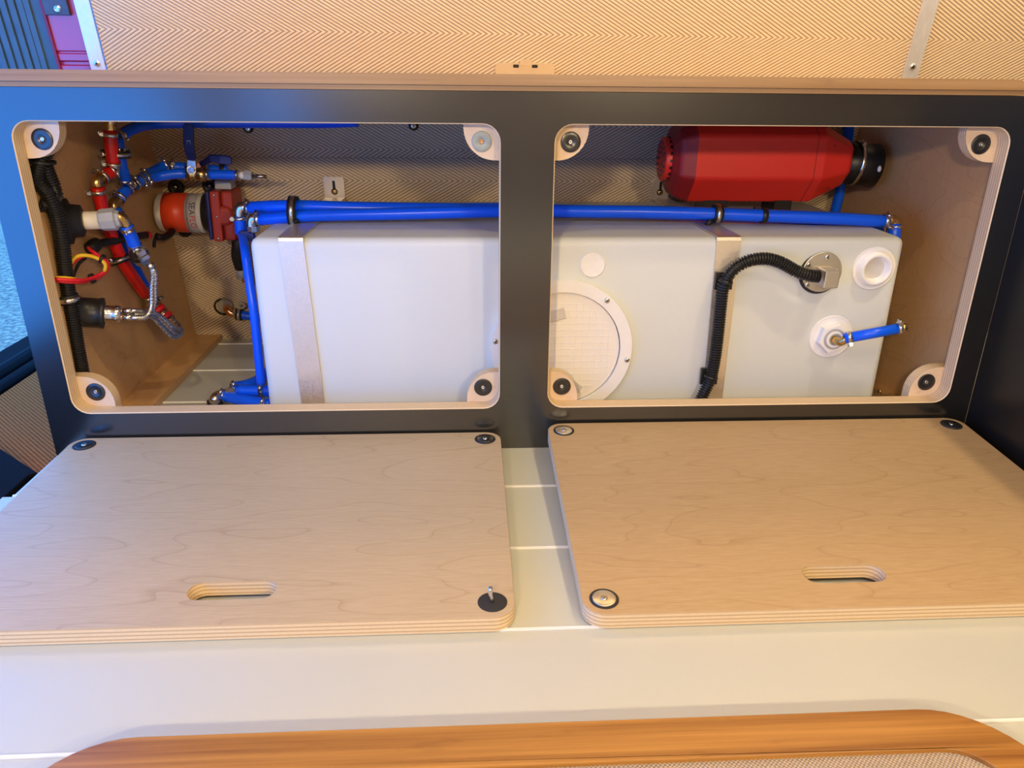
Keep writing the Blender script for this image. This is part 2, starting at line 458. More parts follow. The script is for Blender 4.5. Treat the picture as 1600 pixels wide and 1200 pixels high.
for i, x in enumerate([-.868, -.854, -.840, -.826, -.8125, -.802]):
    pr = [(wallY(-.02)+.008, -.02), (wallY(-.02)+.017, -.02), (wallY(CEIL-.02)+.017, CEIL-.02), (wallY(CEIL-.02)+.008, CEIL-.02)]
    mb = MB(); mb.prism([(y+.004, z) for y, z in pr], [], YZ, x-.0055, x+.0045); mb.build('rib', 'ribbed_plastic', t, bevel=.0012)

# ---- steel latch plate standing behind the bench top
t = thing('latch_plate', 'brushed steel latch plate fixed to the cloth wall above the bench top', 'latch', (.025, .43, .0))
c0 = PW(820, 112)
o = rrect(-.027, -.01, .077, .0305, [0, 0, .009, .009])
MB().prism(o, [], lambda u, v, w_: (u, wallY(v)-.005-w_, v), 0, .003).build('plate', 'bracket_steel', t)
MB().prism(rrect(.016, .026, .036, .0355, .001, 1), [], lambda u, v, w_: (u, wallY(v)-.0085-w_, v), 0, .0025).build('tongue', 'bracket_steel', t)
for xa in (.004, .037): MB().prism(rrect(xa, .0225, xa+.010, .0275, .0008, 1), [], lambda u, v, w_: (u, wallY(v)-.0082-w_, v), 0, .0008).build('slot', 'black_plastic', t)

# ================================================================== BENCH
OPEN = [(-.6339, -.0356), (.0356, .6361)]; ZT, ZB, T = -.0502, -.4397, .024
B = thing('storage_bench', 'black-fronted plywood storage bench with two open access holes', 'bench', (0, .2, FLOOR))
mb = MB(); ch = .0012
holes0 = [rrect(a-ch, ZB-ch, b+ch, ZT+ch, .0232) for a, b in OPEN]; holes1 = [rrect(a, ZB, b, ZT, .022) for a, b in OPEN]
outer = rrect(-.672, FLOOR+.0005, .672, -.0112, 0)
tri = tessellate_polygon([[Vector((u, v, 0)) for u, v in l] for l in [outer]+holes0])
for w_, hs, mi in ((0, holes0, 0), (T, holes1, 2)):
    base = len(mb.v); flatp = [p for l in [outer]+hs for p in l]
    for u, v in flatp: mb.v.append(Vector((u, w_, v)))
    for q in tri: mb.face([base+i for i in q], mi)
NF = 4+sum(len(h) for h in holes0)
for i in range(4): mb.face((i, (i+1) % 4, (i+1) % 4+NF, i+NF), 0)
off = 4
for h0, h1 in zip(holes0, holes1):
    L = len(h0); base = len(mb.v)
    for u, v in h1: mb.v.append(Vector((u, ch, v)))
    for i in range(L):
        j = (i+1) % L
        mb.face((off+i, off+j, base+j, base+i), 1); mb.face((base+i, base+j, off+NF+j, off+NF+i), 1)
    off += L
mb.build('front_panel', ['black_panel', 'edge_Y', 'birch_wall'], B)
MB().box((-.672, T, FLOOR+.0005), (-.645, .425, -.0112)).build('side_panel', 'birch_wall', B)
MB().box((.652, T, FLOOR+.0005), (.672, .425, -.0112)).build('side_panel', 'birch_wall', B)
mb = MB().prism([(T, FLOOR+.0005), (.52, FLOOR+.0005), (.52, FLOOR+.013), (T, FLOOR+.013)], [], YZ, -.645, -.592); mb.build('cleat', 'birch_wall', B)
mb = MB().prism([(T, FLOOR+.0005), (.52, FLOOR+.0005), (.52, FLOOR+.013), (T, FLOOR+.013)], [], YZ, .627, .652); mb.build('cleat', 'birch_wall', B)
# rear extension of the side panels following the leaning wall
for x0, x1 in ((-.672, -.645), (.652, .672)):
    MB().prism([(.425, FLOOR+.0005), (wallY(FLOOR)-.005, FLOOR+.0005), (wallY(-.135)-.005, -.135), (wallY(-.0115)-.009, -.0115), (.425, -.0115)], [], YZ, x0, x1).build('side_panel', 'birch_wall', B)
# corner blocks with magnets
kinds = {(0, 'tl'): 'black', (0, 'tr'): 'zinc', (0, 'bl'): 'black', (0, 'br'): 'black', (1, 'tl'): 'black', (1, 'tr'): 'black', (1, 'bl'): 'black', (1, 'br'): 'black'}
for k, (a, b) in enumerate(OPEN):
    for cn in ('tl', 'tr', 'bl', 'br'):
        sx = 1 if cn[1] == 'l' else -1; sz = -1 if cn[0] == 't' else 1
        cx = a if sx > 0 else b; cz = ZT if sz < 0 else ZB
        E = .046; R = .040
        pol = [(-.012, -.012), (E, -.012)]
        for i in range(9):
            t_ = math.radians(90*i/8); pol.append((E-R+R*math.cos(t_), E-R+R*math.sin(t_)))
        pol += [(-.012, E)]
        pol = [(cx+sx*u, cz+sz*v) for u, v in pol]
        blk = MB().prism(pol, [], XZ, T+.0005, T+.0185, 0, 0, 1).build('corner_block', ['birch_block', 'edge_Y'], B)
        mc = Vector((cx+sx*.0225, T+.0005, cz+sz*.0225)); zc = kinds[(k, cn)] == 'zinc'
        mb = MB(); mb.lathe(mc, (0, -1, 0), [(.0132, -.001), (.0132, .0012), (.0125, .0016), (.0048, .0016), (.0030, .0004)], 24, 0)
        mb.lathe(mc, (0, -1, 0), [(.0030, .0), (.0030, .0012), (.0018, .0016), (.0010, .0008)], 10, 1)
        mb.build('magnet', ['zinc_disc' if zc else 'magnet_black', 'copper' if zc else 'steel'], blk)
# screws showing in compartment
screw(P(1538, 247, X=.6515), (-1, 0, 0), .006, B); screw(P(1374, 612, Y=.10), (-1, 0, 0), .005, B, 'brass')
# bench top
prof = [(-.74, -.0108), (.6435, -.0108)]
for i in range(9):
    a_ = i/8; x = .648-.034*(1-math.cos(a_*math.pi/2)); z = -.008+.0165*math.sin(a_*math.pi/2); prof.append((x, z))
prof += [(-.74, .0085)]
prof = [(x, max(z, -.0045)) for x, z in prof]
bt = MB().prism(prof, [], XZ, -.008, .424); bt.prism(rrect(-.735, -.0108, .640, -.0046, 0), [], XZ, -.0035, .422)
bt = bt.build('bench_top', 'bamboo_edge', bevel=.0025)
tag(bt, 'bamboo bench top plank capping the black storage bench', 'bench top')

# right hand black unit
t = thing('side_cabinet', 'low black cabinet standing at the right of the bench front', 'cabinet', (.85, -.15, FLOOR))
MB().box((.6722, -.307, FLOOR+.0005), (.692, -.0002, -.0115)).build('side_panel', 'black_side', t)
MB().box((.692, -.307, FLOOR+.0005), (1.25, -.289, -.0115)).build('front_panel', 'black_side', t)
MB().box((.692, -.289, -.03), (1.25, -.0005, -.0115)).build('top_panel', 'black_side', t)

# ================================================================== LOOSE PLYWOOD COVERS
def cover(x0, x1, zfar, mat, slotx, label, discs):
    y0, y1 = -.403, -.004; th = .018
    L = y1-y0; ang = math.asin((zfar-th-FLOOR-.001)/L)
    t = thing('plywood_cover', label, 'cover panel', ((x0+x1)/2, y0, FLOOR+.0008), rot=(ang, 0, 0), group='plywood access covers lying on the floor')
    hw = (x1-x0)/2; cx = (x0+x1)/2
    slot = rrect(slotx-cx-.044, .038, slotx-cx+.044, .066, .0135)
    MB().prism(rrect(-hw, 0, hw, L, .022), [slot], XY, 0, th, 0, 0, 1).build('panel', [mat, 'edge_Z'], t, local=True, bevel=.0012)
    for (sx, sy, kind) in discs:
        c = Vector((sx*(hw-.0225), .0225 if sy < 0 else L-.0225, th))
        mb = MB()
        if kind == 'empty':
            mb.lathe(c, (0, 0, 1), [(.0150, -.001), (.0150, .0005), (.0142, .0008)], 24, 1)
            mb.tube([c, c+Vector((-.002, .002, .008)), c+Vector((-.002, .003, .016))], .0024, 8, 0, step=.004)
            mb.build('magnet_socket', ['steel', 'gasket'], t, local=True)
        else:
            m0 = 'magnet_black' if kind == 'black' else 'bracket_steel'
            mb.lathe(c, (0, 0, 1), [(.0150, -.001), (.0150, .0006), (.0142, .001)], 24, 1, capm=1)
            mb.lathe(c, (0, 0, 1), [(.0122, 0), (.0122, .0012), (.0116, .0016), (.0045, .0016)], 24, 0)
            mb.lathe(c, (0, 0, 1), [(.0036, 0), (.0036, .0020), (.0022, .0026)], 12, 2)
            mb.build('magnet', [m0, 'gasket', 'steel'], t, local=True)
    return t
cover(-.638, -.034, -.476, 'birch', -.322, 'plywood cover, tinted for cool light, left of the floor gap, with handle slot and one protruding screw', [(-1, 1, 'black'), (1, 1, 'black'), (1, -1, 'empty'), (-1, -1, 'black')])
cover(.034, .654, -.463, 'birch_warm_lit', .319, 'plywood cover, tinted for warm light, right of the floor gap, with handle slot and steel corner disc', [(-1, 1, 'zinc'), (1, 1, 'black'), (-1, -1, 'zinc'), (1, -1, 'black')])

# ================================================================== BAMBOO FRAMED PANEL ON FLOOR
t = thing('framed_panel', 'bamboo-framed panel with woven cloth inset in the foreground', 'panel', (0, -.75, FLOOR))
zt = FLOOR+.02
ya = P(800, 1130, Z=zt).y; xa = P(60, 1200, Z=zt).x-.012; xb = P(1640, 1200, Z=zt).x+.004
yi = P(1000, 1188, Z=zt).y
fw_ = ya-yi
mb = MB().prism(rrect(xa, -1.02, xb, ya, .075, 10), [rrect(xa+fw_, -1.02+fw_, xb-fw_, yi, .035, 8)], XY, FLOOR+.0005, zt, 0); mb.build('frame', 'bamboo', t, bevel=.002)
MB().prism(rrect(xa+fw_-.004, -1.02+fw_-.004, xb-fw_+.004, yi+.004, .037, 8), [], XY, FLOOR+.001, zt-.004).build('cloth_inset', 'woven_cloth', t)

# ================================================================== WATER TANK
TF, TB = .075, .44; TX0, TX1, TZ0, TZ1 = -.386, .568, FLOOR+.001, -.208
TK = thing('water_tank', 'white plastic fresh water tank filling the bench compartment', 'water tank', ((TX0+TX1)/2, .25, FLOOR))
MB().box((TX0, TF, TZ0), (TX1, TB, TZ1)).build('tank_body', 'tank_white', TK)
TK.children[0].modifiers.new('bevel', 'BEVEL').width = .012; TK.children[0].modifiers['bevel'].segments = 4
for p in TK.children[0].data.polygons: p.use_smooth = True
FN = Vector((0, -1, 0))
def tf(x, y): return P(x, y, Y=TF)
# deck plate
dc = tf(877, 543); R1 = .1065; R2 = .0885
ring = MB(); ring.prism(circ(dc.x, dc.z, R1, 48), [circ(dc.x, dc.z, R2, 48)], XZ, TF-.011, TF+.001)
ring = ring.build('access_ring', 'plastic_white', TK, bevel=.003)
lid = MB().prism(circ(dc.x, dc.z, R2-.0012, 48), [], XZ, TF-.0072, TF+.001).build('access_lid', 'lid_clear', TK, bevel=.001)
for px, py, ang in ((868, 490, -15), (893, 600, 35)):
    c = tf(px, py); M = Matrix.Translation((c.x, TF-.0074, c.z)) @ Matrix.Rotation(math.radians(ang), 4, 'Y')
    MB().box((-.014, -.0015, -.009), (.014, .001, .009), 0, M).build('grip_recess', 'tank_shade', lid, bevel=.002)
mb = MB()
for i in range(15):
    h = -.07+.01*i; hw = math.sqrt(max(0, .078**2-h*h))
    mb.box((dc.x-hw, TF-.0076, dc.z+h-.0004), (dc.x+hw, TF-.0070, dc.z+h+.0004)); mb.box((dc.x+h-.0004, TF-.0076, dc.z-hw), (dc.x+h+.0004, TF-.0070, dc.z+hw))
mb.build('moulded_grid', 'plastic_white', lid)
for px, py in ((946.5, 466.5), (977.5, 558.5), (773.5, 530)):
    c = tf(px, py); screw(Vector((c.x, TF-.011, c.z)), FN, .0042, ring)
for i in (2, 4):
    a_ = math.radians(60*i+35); screw(Vector((dc.x+.0975*math.cos(a_), TF-.011, dc.z+.0975*math.sin(a_))), FN, .0042, ring)
# welded cap
c = tf(926, 414); MB().lathe(c, FN, [(.0185, -.002), (.0185, .001), (.0172, .0022), (.0158, .0012), (.0150, .0012)], 28).build('weld_cap', 'tank_ring', TK)
# threaded plug with recess
c = tf(1365, 419)
mb = MB(); mb.lathe(c, FN, [(.033, -.001), (.033, .0010), (.0318, .0022), (.0305, .0010), (.027, .0016), (.024, .011), (.0195, .0115), (.0178, .009), (.0160, .0006)], 32, 0, True, 1); mb.build('plug', ['tank_ring', 'tank_shade'], TK)
# level sender
c = tf(1282, 424)
sd = thing('level_sender', 'round metal level sender plate with five screws on the tank front', 'sensor', c)
MB().lathe(c+Vector((-.002, 0, -.003)), FN, [(.0305, .0003), (.0305, .003)], 32).build('gasket', 'gasket', sd)
fl_ = MB().lathe(c, FN, [(.0300, .003), (.0300, .0052), (.0290, .0058)], 32).build('flange', 'sender_plate', sd)
for px, py in ((1263, 414), (1292, 402), (1308, 424), (1288, 448), (1261, 445)):
    q = P(px, py, Y=TF-.0058); screw(q, FN, .0038, fl_)
q = P(1287, 430, Y=TF-.006)
MB().box((q.x-.011, TF-.034, q.z-.013), (q.x+.011, TF-.0055, q.z+.013)).build('connector_box', 'sender_plate', sd, bevel=.0015)
# sender conduit
cpts = [(1279, 432, .049), (1262, 430, .049), (1243, 423, .053), (1222, 411, .055), (1196, 404, .056), (1168, 408, .056), (1146, 421, .057), (1131, 445, .058), (1126, 480, .058), (1122, 520, .058), (1117, 560, .058), (1110, 592, .058), (1097, 620, .056), (1086, 645, .055)]
t = thing('sender_conduit', 'black corrugated conduit curving from the level sender down the strap', 'conduit', P(1126, 500, Y=.058))
MB().tube([P(x, y, Y=Y) for x, y, Y in cpts], .0094, 12, corr=(.0040, .0023)).build('conduit_tube', 'black_plastic', t)
for px, py in ((1130, 438), (1107, 587)):
    q = P(px, py, Y=.07); cl = MB().box((q.x-.013, .0655, q.z-.013), (q.x+.013, .0715, q.z+.013)).build('adhesive_mount', 'black_plastic', t)
    q2 = P(px+4, py+2, Y=.058); MB().ring(q2, (.25, 0, 1), .0092, .0106, .004, 16).build('cable_tie', 'black_plastic', cl)
# straps
def strap(ptl, ptr, pbl, pbr, tabx, label):
    t = thing('tank_strap', label, 'strap', P(*ptl, Y=.08), group='metal straps over the tank')
    xl0, xr0 = P(*ptl, Y=TF-.0025).x, P(*ptr, Y=TF-.0025).x
    xl1, xr1 = P(*pbl, Y=TF-.0025).x, P(*pbr, Y=TF-.0025).x
    z1 = TZ1+.0025; zb = FLOOR+.002
    k = (zb-z1)/(P(*pbl, Y=TF).z-z1)
    xl1 = xl0+(xl1-xl0)*k; xr1 = xr0+(xr1-xr0)*k
    yw = wallY(z1)-.012; tb0, tb1 = tabx
    sec = [(xl1, xr1, TF-.0025, zb), (xl0, xr0, TF-.0025, z1-.006), (xl0, xr0, TF-.001, z1-.0015), (xl0, xr0, TF+.004, z1), (tb0, tb1, yw, z1)]
    mb = MB(); n0 = 0
    for (a, b, y, z) in sec:
        for dy in (0, 1):
            oy, oz = (.0018, 0) if y < TF-.002 and dy else ((.0012, -.0012) if y < TF and dy else ((0, -.0018) if dy else (0, 0)))
            mb.v += [Vector((a, y+oy, z+oz)), Vector((b, y+oy, z+oz))]
    for i in range(len(sec)-1):
        o_ = i*4
        mb.face((o_, o_+1, o_+5, o_+4)); mb.face((o_+2, o_+3, o_+7, o_+6)); mb.face((o_, o_+2, o_+6, o_+4)); mb.face((o_+1, o_+3, o_+7, o_+5))
    mb.face((0, 1, 3, 2)); e = (len(sec)-1)*4; mb.face((e, e+1, e+3, e+2))
    mb.build('strap_band', 'strap_metal', t)
    # tab with keyhole
    cx = (tb0+tb1)/2; zk = z1+.0105
    key = []
    for i in range(13):
        a_ = math.radians(115+310*i/12); key.append((cx+.0062*math.cos(a_), zk+.0062*math.sin(a_)))
    key += [(cx+.0026, zk+.019), (cx+.0016, zk+.0205), (cx-.0016, zk+.0205), (cx-.0026, zk+.019)]
    tab = MB().prism(rrect(tb0, z1-.002, tb1, z1+.038, [0, 0, .004, .004], 4), [key], lambda u, v, w_: (u, wallY(v)-.010+w_, v), 0, .0018).build('keyhole_tab', 'strap_metal', t)
    MB().prism(rrect(cx-.0075, zk-.0075, cx+.0075, zk+.022, .003, 3), [], lambda u, v, w_: (u, wallY(v)-.0075+w_, v), 0, .001).build('keyhole_shade', 'black_rubber', tab)  # dark plate behind the hole stands in for its shade
    screw(Vector((cx, wallY(zk)-.0095, zk)), (0, -1, 0), .0048, tab, 'brass')
strap((434, 371), (473, 370), (470.5, 625), (507, 628), (P(508, 304, Y=.47).x, P(540, 304, Y=.47).x), 'flat metal strap over the tank seen in the hole beside the pump')
strap((1121, 371), (1159, 369), (1097, 628), (1128, 628), (P(1015, 310, Y=.47).x, P(1043, 309, Y=.47).x), 'flat metal strap over the tank carrying the black conduit')
# outlet fitting and short hose
c = tf(1298, 526)
t = thing('tank_outlet', 'white hex outlet fitting on the tank with a short blue hose', 'pipe fitting', c)
MB().lathe(c, FN, [(.034, -.001), (.034, .0008), (.0325, .0014), (.0315, .0006)], 32).build('weld_ring', 'tank_ring', t)
nut = MB(); nut.lathe(c, FN, [(.0240, 0), (.0240, .011), (.0228, .0125)], 6, 0, False, up=(1, 0, .3)); nut.lathe(c, FN, [(.0165, .012), (.0165, .0129)], 24, 1); nut.build('hex_nut', ['plastic_white', 'pvc_grey'], t)
MB().ring(c+FN*.0135, FN, .0095, .0130, .003, 20).build('nut_ring', 'plastic_white', t)
e1 = c+FN*.026; e2 = P(1322, 529, Y=TF-.030)
MB().tube([c, c+FN*.016, e1+Vector((.004, 0, 0)), e2], .0062, 12, step=.003).build('brass_elbow', 'brass', t)
h1, h2 = P(1319, 529, Y=TF-.030), P(1405, 513, Y=TF-.045)
MB().tube([h1, h2], .0078, 12, smooth=False).build('blue_tube', 'blue_hose', t)
def clamp(c, ax, r, parent, wd=.006, side=None, mat='steel', name='hose_clamp'):
    ax = Vector(ax).normalized(); mb = MB(); mb.ring(c, ax, r-.0004, r+.0009, wd, 16)
    sd_ = Vector(side) if side is not None else Vector((0, -.6, .8)); sd_ = (sd_-ax*sd_.dot(ax)).normalized()
    tn = ax.cross(sd_).normalized(); q = Vector(c)+sd_*(r+.0028)
    mb.cyl(q-tn*.0048, q+tn*.0048, .0026, 8); mb.lathe(q+tn*.0048, tn, [(.0036, 0), (.0036, .002)], 6, 0, False)
    M = Matrix((ax, sd_, tn)).transposed().to_4x4(); M.translation = Vector(c)+sd_*(r+.001)
    mb.box((-wd*.45, -.001, -.004), (wd*.45, .002, .004), 0, M)
    return mb.build(name, mat, parent)
clamp(P(1327, 527, Y=TF-.031), h2-h1, .0082, t, .006, (0, -.3, -1)); clamp(P(1406, 512, Y=TF-.045), h2-h1, .0082, t, .006, (0, -.3, 1))
MB().cyl(h2, P(1418, 511, Y=TF-.047), .006, 12).build('barb', 'brass', t)

# ================================================================== LONG BLUE HOSES OVER TANK
def cushion_clip(c, ax, r, parent=None, foot=None, wide=.010, lab=None, footmat='black_rubber', r2=None):
    ax = Vector(ax).normalized()
    t = parent
    MB().ring(c, ax, r, r+.0034, wide, 20).build('rubber_liner', 'black_rubber', t)
    MB().ring(c, ax, r+.0030, r+.0042, wide*.5, 20).build('metal_band', 'steel', t)
    if foot is not None: MB().tube([Vector(c)+(Vector(foot)-Vector(c)).normalized()*r, foot], .0045, 8, smooth=False).build('clip_foot', footmat, t)
HY = .20
t = thing('blue_hose', 'long blue water hose running over the tank from the pump elbow', 'hose', P(700, 328, Y=HY))
up_ = [(386, 325, .235), (420, 323, .22), (462, 322, .207), (520, 324, .205), (620, 326, .205), (720, 327, .203), (800, 327, .195), (900, 330, .18), (1000, 331, .175), (1120, 334, .17), (1200, 337, .165), (1300, 341, .16), (1388, 346, .16)]
MB().tube([P(*q[:2], Y=q[2]) for q in up_], .0098, 12, step=.02).build('hose_tube', 'blue_hose', t)
clamp(P(388, 325, Y=.235), (1, 0, 0), .0104, t, .008); clamp(P(1383, 345, Y=.16), (1, 0, 0), .0104, t, .007)
el = P(1396, 349, Y=.16)
MB().tube([P(1386, 346, Y=.16), P(1395, 344, Y=.16), P(1399, 350, Y=.16), P(1398, 358, Y=.16)], .0085, 12, step=.004).build('brass_elbow', 'brass', t)
MB().tube([P(1398, 352, Y=.16), P(1397, 368, Y=.155), P(1397, 400, Y=.155)], .0098, 12).build('hose_tube', 'blue_hose', t)
clamp(P(1398, 354, Y=.16), (0, 0, 1), .0104, t, .006, (-1, -.5, 0)); clamp(P(1380, 358, Y=.178), (1, 0, .3), .009, t, .006)
el1 = MB().tube([P(386, 325, Y=.235), P(377, 324, Y=.235), P(374, 331, Y=.235), P(375, 341, Y=.235)], .0092, 12, step=.004).build('elbow', 'nickel', t)
t2 = thing('blue_hose', 'lower of the paired blue hoses leaving the pump, tucked under the longer one', 'hose', P(560, 340, Y=HY))
lo_ = [(402, 343, .21), (430, 341, .20), (465, 338, .192), (520, 336, .186), (620, 334, .182), (740, 331, .180), (800, 330, .190), (860, 331, .202), (960, 332, .205), (1100, 336, .198), (1250, 341, .187), (1330, 346, .184), (1378, 353, .184)]
MB().tube([P(*q[:2], Y=q[2]) for q in lo_], .0094, 12, step=.02).build('hose_tube', 'blue_hose', t2)
clamp(P(403, 342, Y=.21), (1, 0, 0), .010, t2, .007)
MB().tube([P(403, 342, Y=.21), P(395, 341, Y=.21), P(393, 348, Y=.21), P(394, 360, Y=.21)], .0085, 12, step=.004).build('elbow', 'nickel', t2)
MB().lathe(P(395, 353, Y=.21), (0, 0, -1), [(.010, 0), (.010, .008), (.008, .010)], 8, 0, False).build('union_nut', 'nickel', t2)
tt = thing('cushion_clip', 'rubber-lined steel clip holding two blue hoses on the strap beside the pump', 'clip', P(460, 330, Y=.2), group='cushioned hose clips on the tank straps')
cushion_clip(P(459, 330, Y=.20), (1, 0, -.05), .0196, tt, P(464, 349, Y=.18), .013)
tt = thing('cushion_clip', 'rubber-lined steel clip holding the blue hose below the red heater', 'clip', P(1120, 335, Y=.18), group='cushioned hose clips on the tank straps')
cushion_clip(P(1120, 334, Y=.17), (1, .05, -.03), .0108, tt, P(1104, 352, Y=.165), .013)
tt = MB().ring(P(1193, 337, Y=.1655), (1, 0, -.02), .0099, .0118, .008, 18); M = P(1184, 326, Y=.168)
tt.box((M.x-.006, M.y-.004, M.z-.003), (M.x+.004, M.y+.004, M.z+.003)); tt = tt.build('cable_tie', 'black_plastic'); tag(tt, 'black cable tie around the blue hose under the heater', 'cable tie')
# thin blue line down the left face of the tank and pump outlet stub
t = thing('blue_hose', 'blue hose dropping along the left end of the tank', 'hose', P(390, 450, Y=.14))
MB().tube([P(375, 338, Y=.235), P(376, 352, Y=.235), P(377, 366, Y=.235)], .0096, 12, step=.006).build('hose_stub', 'blue_hose', t)
clamp(P(376, 341, Y=.235), (0, 0, 1), .0100, t, .005, (-1, -.2, 0))
MB().tube([P(377, 364, Y=.235), P(380, 374, Y=.20), P(384, 400, Y=.16), P(391, 450, Y=.14), P(398, 500, Y=.13), P(404, 560, Y=.13), P(408, 600, Y=.13)], .0068, 10).build('hose_tube', 'blue_hose', t)
q = P(386, 368, Y=.21); MB().box((q.x-.010, q.y-.006, q.z-.008), (q.x+.012, q.y+.006, q.z+.008)).build('hose_block', 'handle_blue', t, bevel=.002)

# ================================================================== RED HEATER
HYc = .325
hl, hr = P(1085, 250, Y=HYc), P(1280, 254, Y=HYc)
ax = Vector((1, 0, .0)); hc = (hl+hr)/2
HT = thing('diesel_heater', 'red octagonal air heater lying above the tank', 'heater', (hc.x, HYc, TZ1))
X0, X1 = P(1085, 250, Y=HYc-.05).x, P(1282, 250, Y=HYc-.05).x
zc = (P(1190, 193, Y=HYc-.03).z+P(1190, 313, Y=HYc-.01).z)/2; zr = abs(P(1190, 193, Y=HYc-.03).z-P(1190, 313, Y=HYc-.01).z)/2
def octo(x, sy, sz, cz=0, cut=.50):
    k = cut
    return [Vector((x, HYc+sy*u, zc+cz+sz*v)) for u, v in ((-1, -.34), (-1, .74), (-.62, 1), (k, 1), (1, k), (1, -k), (k, -1), (-.42, -1))]
mb = MB()
secs = [(P(1052, 250, Y=HYc-.04).x, .040, zr*.62), (P(1061, 250, Y=HYc-.04).x, .058, zr*.88), (X0, .066, zr), (X1, .066, zr), (P(1325, 250, Y=HYc-.04).x, .046, zr*.62), (P(1333, 250, Y=HYc-.04).x, .038, zr*.56)]
for x, a_, b_ in secs: mb.v += octo(x, a_, b_)
for i in range(len(secs)-1):
    for j in range(8):
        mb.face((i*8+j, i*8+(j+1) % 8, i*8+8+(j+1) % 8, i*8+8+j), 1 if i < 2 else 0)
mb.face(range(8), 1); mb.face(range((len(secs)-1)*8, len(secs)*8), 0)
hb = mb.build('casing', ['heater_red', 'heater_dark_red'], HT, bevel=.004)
# seam ring near the outlet end and screws
xs = P(1272, 250, Y=HYc-.06).x
mb = MB(); ro = octo(xs, .0664, zr+.0004); ri = octo(xs, .060, zr-.004); 
mb.v += ro+[v+Vector((.0012, 0, 0)) for v in ro]
for j in range(8): mb.face((j, (j+1) % 8, 8+(j+1) % 8, 8+j))
mb.build('casing_seam', 'heater_dark_red', hb)
for px, py in ((1304, 228), (1294, 294)): screw(P(px, py, Y=HYc-.058), FN, .0026, hb, 'heater_dark_red')
# inlet grille
g0, g1 = P(1063, 249, Y=HYc-.03).x, P(1040, 249, Y=HYc-.03).x
gz = P(1045, 250, Y=HYc-.02).z
mb = MB(); mb.lathe((g0, HYc, gz), (-1, 0, 0), [(.0365, 0), (.0365, g0-g1-.001), (.0350, g0-g1), (.030, g0-g1+.0005)], 32, 0)
gr = mb.build('inlet_grille', 'heater_red', HT)
mb = MB()
for i in range(20):
    a_ = 2*math.pi*i/20; d = Vector((0, math.cos(a_), math.sin(a_))); tn = Vector((0, -math.sin(a_), math.cos(a_)))
    M = Matrix((Vector((-1, 0, 0)), tn, d)).transposed().to_4x4(); M.translation = Vector((g0, HYc, gz))+d*.0362
    mb.box((g0-g1-.0105, -.0024, -.001), (g0-g1-.0065, .0024, .0012), 0, M)
for rr in (.012, .020, .028):
    for i in range(int(rr*600)):
        a_ = 2*math.pi*i/int(rr*600); c = Vector((g1-.0008, HYc+rr*math.cos(a_), gz+rr*math.sin(a_))); mb.box(c-Vector((.0005, .0016, .0022)), c+Vector((.0006, .0016, .0022)))
mb.build('vent_slots', 'black_plastic', gr)
# outlet duct with tape and clamp
o0, o1 = P(1330, 256, Y=HYc-.03), P(1378, 264, Y=HYc-.03)
du = MB(); du.lathe(Vector((o0.x-.006, HYc, o0.z)), (1, 0, -.10), [(.034, 0), (.034, .018), (.0365, .026), (.0355, .04), (.0375, o1.x-o0.x+.006), (.034, o1.x-o0.x+.0065)], 22, 0)
du = du.build('outlet_duct', 'black_tape', HT)
cx_ = P(1350, 258, Y=HYc-.03)
clamp((cx_.x-.004, HYc, cx_.z), (1, 0, -.10), .0372, du, .006, (0, -.45, 1))
MB().ball(P(1374, 264, Y=HYc-.038), .0055, 0, 10, 6, (.6, .6, 1)).build('frayed_end', 'plastic_white', du)
MB().box((X0+.03, HYc-.03, TZ1+.001), (X0+.07, HYc+.03, zc-zr+.006)).build('mount_foot', 'black_plastic', HT)
MB().box((X1-.06, HYc-.03, TZ1+.001), (X1-.03, HYc+.03, zc-zr+.006)).build('mount_foot', 'black_plastic', HT)
# riser pipe behind the heater
t = MB().tube([P(1328, 170, Y=.43), P(1324, 220, Y=.43), P(1312, 300, Y=.44), P(1303, 345, Y=.45), P(1303, 420, Y=.46)], .0098, 12).build('blue_hose', 'blue_hose')
tag(t, 'blue hose rising behind the outlet end of the red heater', 'hose')

# ================================================================== PUMP
PY = .415
c0, c1 = P(249, 331, Y=PY), P(322, 331, Y=PY)
pax = (P(360, 335, Y=PY)-c0).normalized()
PU = thing('water_pump', 'white and red water pump fixed to the cloth wall inside the bench', 'pump', (c0+c1)/2)
L = (c1-c0).length; pr_ = .0345
mo = MB(); mo.lathe(c0, pax, [(.028, 0), (.0335, .003), (pr_, .006), (pr_, L*.2), (pr_, L)], 32, 0); mo = mo.build('motor', 'motor_white', PU)
lb = MB(); lb.lathe(c0+pax*(L*.17), pax, [(pr_+.0005, 0), (pr_+.0005, L*.50)], 32, 0); lb.build('red_label', 'label_red', mo)
lb = MB(); lb.lathe(c0+pax*(L*.67), pax, [(pr_+.0005, 0), (pr_+.0005, L*.24)], 32, 0); lb.build('grey_label', 'label_grey', mo)
bk = MB(); bk.lathe(c1, pax, [(pr_-.001, 0), (.036, .004), (.040, .012), (.042, .020)], 28, 0); bk.build('end_bell', 'black_plastic', PU)
h0 = c1+pax*.018
xa_ = pax; za_ = Vector((0, 0, 1)); za_ = (za_-xa_*za_.dot(xa_)).normalized(); ya_ = za_.cross(xa_)
MH = Matrix((xa_, ya_, za_)).transposed().to_4x4(); MH.translation = h0
MB().box((-.004, -.042, -.043), (.003, .042, .043), 0, MH).build('flange_plate', 'handle_blue', PU, bevel=.003)
hd = MB(); hd.box((.003, -.041, -.046), (.020, .041, .043), 0, MH); hd = hd.build('pump_head', 'pump_red', PU, bevel=.004)
MB().box((.020, -.033, -.045), (.040, .033, .042), 0, MH).build('switch_housing', 'pump_red', PU, bevel=.005)
